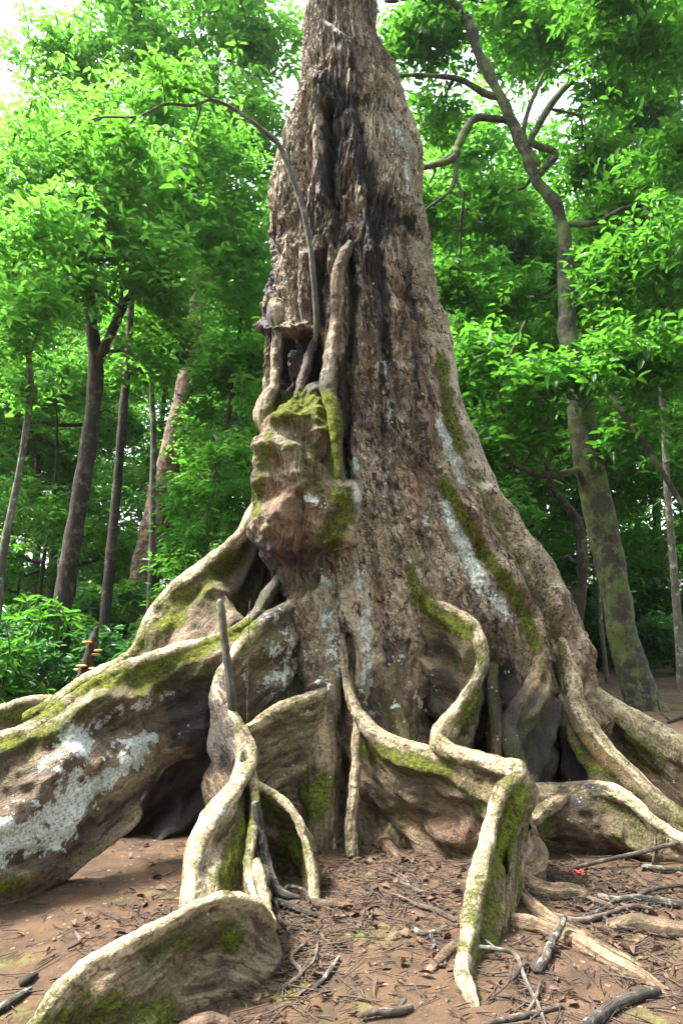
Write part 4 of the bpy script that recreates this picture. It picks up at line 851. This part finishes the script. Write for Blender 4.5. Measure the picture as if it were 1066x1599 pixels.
S('fallen_stick', 'long pale stick leaning across the low right plank root', [(890,1356,.02,3),(950,1342,.05,3),(1010,1328,.09,3.2),(1066,1314,.14,3.2),(1120,1304,.18,3)], cat='stick')
S('fallen_stick', 'grey curved stick at the right edge below the long pale one', [(1000,1352,.02,3),(1030,1356,.02,3.5),(1066,1358,.02,3.5),(1110,1366,.02,3)], TWIGGREY)
S('fallen_stick', 'thin forked upright twig standing before the right plank root', [(1018,1350,.0,1.6),(1022,1320,.10,1.6),(1021,1290,.2,1.5),(1022,1272,.26,1.1)], twigs=[[(1021,1345,.02,1.4),(1032,1330,.08,1.2),(1043,1308,.15,1.0)]])
S('fallen_branch', 'dark knobbly grey stick standing up behind the reddish surface root', [(838,1518,.01,7),(850,1500,.02,7),(862,1470,.04,6),(875,1448,.08,5),(882,1428,.12,4)], TWIGGREY, 'branch', twigs=[[(838,1518,.01,4),(822,1505,.02,3.5),(800,1528,.02,3)]])
S('fallen_branch', 'long grey green bent stick at the bottom right foreground', [(740,1478,.05,3),(775,1482,.05,3),(805,1492,.03,3),(820,1530,.02,3),(840,1570,.02,2.5),(852,1602,.02,2)], GREYBARK, 'branch', twigs=[[(775,1482,.05,2),(750,1462,.06,1.6),(735,1450,.07,1.2)]])
S('fallen_branch', 'thick blue grey branch at the bottom right corner', [(905,1612,.01,9),(930,1590,.02,9),(955,1572,.02,8),(985,1558,.02,7),(1030,1545,.02,6)], TWIGGREY, 'branch')
S('fallen_branch', 'dark branch pieces crossing the bottom edge right of centre', [(758,1600,.01,4),(800,1590,.01,4.5),(850,1578,.01,4),(880,1570,.01,3)], TWIG, 'branch', twigs=[[(820,1585,.01,3),(835,1560,.02,3),(845,1530,.02,2.5)]])
S('fallen_stick', 'short grey stick on bare soil right of the nearest curling root', [(494,1541,.01,2.5),(508,1526,.015,3.5),(520,1508,.015,3.5),(530,1493,.02,2.5)], TWIGGREY)
S('fallen_stick', 'curved brown stick left of centre below the trunk foot', [(618,1398,.01,2.5),(650,1412,.012,3),(680,1422,.012,3.5),(712,1438,.012,3.5)], TWIG, twigs=[[(650,1412,.01,2),(625,1400,.03,1.5),(600,1392,.03,1.2)]])
S('fallen_stick', 'reddish forked twig under the right side of the central plank', [(625,1378,.01,3),(640,1385,.01,3),(655,1392,.01,3),(668,1394,.01,2)], twigs=[[(640,1385,.01,2),(632,1370,.02,1.5),(620,1362,.02,1)]])
S('fallen_stick', 'charred black forked stick on soil left of the blade root', [(645,1450,.01,4),(660,1458,.01,4),(680,1455,.015,3),(690,1458,.01,2)], TWIGGREY, twigs=[[(670,1457,.01,3),(678,1472,.01,2.5),(676,1480,.01,2)]])
S('fallen_stick', 'dark rotten stick lying at the bottom centre edge', [(560,1588,.01,3),(590,1580,.015,5),(620,1578,.015,6),(645,1572,.01,4)], TWIG, twigs=[[(620,1578,.02,3),(632,1560,.03,3),(625,1552,.03,2)]])
S('fallen_stick', 'hooked black twig upright on soil right of the blade root foot', [(758,1560,.0,1.5),(780,1548,.03,1.6),(795,1530,.07,1.6),(800,1500,.12,1.2)], TWIG)
S('fallen_branch', 'grey brown tangle branch at the right under the plank root', [(930,1398,.01,4),(960,1405,.015,5),(990,1402,.02,5),(1030,1408,.02,6),(1066,1412,.02,6),(1110,1412,.02,5)], TWIGGREY, 'branch', twigs=[[(990,1402,.02,3),(1020,1388,.03,3),(1066,1382,.03,2.5)],[(960,1405,.02,3),(940,1420,.01,3),(905,1432,.01,3),(880,1430,.01,2)]])
S('fallen_branch', 'second dark branch in the heap above the thick pale root', [(860,1428,.01,4),(900,1438,.015,5),(940,1430,.02,4),(985,1416,.02,4),(1020,1420,.02,3)], TWIG, 'branch', twigs=[[(940,1430,.02,2.5),(960,1445,.02,2.5),(1000,1452,.01,2)]])
S('fallen_stick', 'small curved stick beside the ochre topped root end', [(915,1402,.01,3),(935,1408,.015,3.5),(960,1418,.015,3)], TWIG)
S('fallen_branch', 'dark stick lying in the soil at the bottom left corner', [(-20,1590,.01,6),(10,1570,.015,7),(30,1556,.015,6),(50,1543,.01,3)], TWIGGREY, 'branch')
S('fallen_stick', 'curled dark leafy stick near left edge above the corner branch', [(30,1538,.01,5),(45,1528,.02,6),(58,1520,.01,4)], TWIGGREY)
S('fallen_stick', 'thin dark twig inside the shaded hollow front', [(105,1482,.01,2),(125,1470,.02,2.5),(118,1455,.03,2)], TWIG)
S('fallen_stick', 'broken stick among rootlets right of the curled flange', [(440,1545,.01,4),(470,1520,.015,3.5),(455,1495,.02,3),(480,1470,.02,2.5)], TWIG, twigs=[[(470,1520,.02,2),(490,1500,.02,2),(497,1470,.02,1.5)]])
S('fallen_branch', 'dark grey branch bundle at the foot of the serpentine root', [(415,1390,.02,5),(430,1405,.03,6),(455,1415,.02,5),(480,1425,.015,3.5),(498,1430,.01,2)], TWIGGREY, 'branch', twigs=[[(430,1405,.03,3),(450,1385,.06,3),(475,1390,.06,2),(480,1405,.04,2)],[(430,1405,.03,3),(440,1440,.02,3),(470,1452,.01,2),(500,1450,.01,2)]])
S('fallen_stick', 'long pale straw coloured twig left behind the plank root', [(-10,1070,.5,2),(30,1080,.5,2.5),(75,1088,.5,2.5),(110,1093,.5,2)], TWIG)
S('fallen_log', 'dark fallen log lying far back on the bare soil at the right', [(920,1030,.08,6),(960,1022,.08,7),(1000,1018,.08,6),(1050,1010,.08,5),(1090,1006,.08,4)], DARKBARK, 'log')
S('fallen_log', 'short dark log at the edge of the undergrowth right of the crooked tree', [(915,1000,.15,6),(945,996,.15,8),(980,998,.15,6)], DARKBARK, 'log')
S('fallen_branch', 'thin curved branch on the soil beside the mossy leaning tree', [(1040,1128,.03,2),(1066,1120,.03,2.5),(1100,1122,.03,2)], DARKBARK, 'branch', twigs=[[(1025,1090,.3,1.2),(1030,1110,.1,1.5),(1045,1125,.03,1.6)]])

# leaning grey poles, string, fungus stump, red petals
def pole(name, label, cat, pts, mat, rough=.005):
    w3 = np.array([P(a,b,c) for a,b,c,_ in pts]); r = [q[3]*q[2]/F for q in pts]; loc = w3[0]
    V, f, fl = tube_np(w3, r, len(pts)*16, 12, rough, 12)
    return tag(link(name, mesh_np(name, V-loc, f, mat, True, {'flow':('FLOAT_VECTOR', fl)}), None, loc), label, cat)
pole('dead_pole', 'dead grey green pole leaning upright before the serpentine root', 'pole', [(343,935,4.75,5),(346,960,4.74,6),(352,1010,4.72,6),(358,1060,4.70,7),(362,1110,4.72,7),(350,1160,4.95,8),(346,1215,5.0,8)], GREYBARK)
pole('dead_pole', 'dead pole slanting down right of the serpentine root to the soil', 'pole', [(398,1250,4.22,6),(405,1290,4.2,7),(414,1340,4.15,8),(424,1375,4.1,8),(440,1395,4.05,6),(470,1402,4.0,3)], TWIGGREY)
pole('string', 'thin pale string hanging straight before the left lobe', 'string', [(390,938,4.9,.8),(388,1000,4.86,.8),(387,1060,4.84,.8),(386,1128,4.8,.8)], TWIG, 0)
def stump():
    w3 = [P(152,978,6.6), P(146,1005,6.6), P(137,1035,6.6), P(124,1078,6.6)]; loc = w3[-1]
    root = empty('rotten_stump', loc, 'dark broken leaning stump carrying small orange bracket fungi', 'stump')
    V, f, fl = tube_np(w3, [.02,.05,.055,.065], 40, 12, .014, 9); link('trunk', mesh_np('trunk', V-loc, f, DARKBARK, True, {'flow':('FLOAT_VECTOR', fl)}), root)
    for i, (x, y, sc_) in enumerate([(136,1003,.045),(153,1016,.04),(150,1022,.04),(128,1040,.05),(146,1044,.04),(122,1046,.035)]):
        c = P(x, y, 6.52); a = np.linspace(0, 6.28, 14, endpoint=False); rr = np.array([.02,.7,1.0,.9,.4,.02])[:,None]*sc_*(1+.15*np.sin(a*3+i))[None,:]; zz = np.array([.012,.012,.004,-.004,-.010,-.012])[:,None]+0*rr
        V = np.stack([c[0]+rr*np.cos(a), c[1]+rr*np.sin(a)*.8, c[2]+zz], -1).reshape(-1,3)
        link('bracket_fungus', mesh_np('bracket_fungus', V-loc, grid_faces(6,14), FUNGUS, True, {'rnd':('FLOAT', np.full(len(V), .2+.1*i))}), root)
FUNGUS = litter_material('fungus', (.55,.27,.06), (.75,.48,.18), .6)
stump()
def petals():
    g = np.random.default_rng(8); c = G(905,1370); c[2] = ghs(c[0], c[1])+.012
    n = 9; base = c+g.normal(size=(n,3))*np.array([.018,.014,.003])
    v, f, r = leaves_np(base, g.random(n)*6.28, g.random(n)*.7, .022+.012*g.random(n), .016+.008*g.random(n), g.normal(size=n)*.4, g.random(n))
    tag(link('fallen_flower', mesh_np('fallen_flower', v-c, f, REDP, True, {'rnd':('FLOAT', r)}), None, c), 'crumpled red flower lying on soil below the right plank root', 'flower')
REDP = litter_material('red_petal', (.45,.02,.012), (.75,.06,.03), .5)
petals()

# ---------------------------------------------------------------- the air
def haze():
    M = NT('haze_air'); M.t.nodes.remove(M.out); out = M.t.nodes.new('ShaderNodeOutputMaterial')
    v = M.node('ShaderNodeVolumePrincipled', None, Density=HAZE); v.inputs['Color'].default_value = (.90,.95,1,1); v.inputs['Anisotropy'].default_value = .35
    M.t.links.new(v.outputs[0], out.inputs['Volume'])
    x0, x1, y0, y1, z0, z1 = -275, 275, -130, 335, -9, 27
    V = np.array([[x,y,z] for x in (x0,x1) for y in (y0,y1) for z in (z0,z1)], float)
    f = np.array([[0,1,3,2],[4,6,7,5],[0,4,5,1],[2,3,7,6],[0,2,6,4],[1,5,7,3]])
    tag(link('haze', mesh_np('haze', V, f, M.m, False)), 'thin pale humid forest air', 'haze', kind='stuff')
HAZE = .0003
haze()
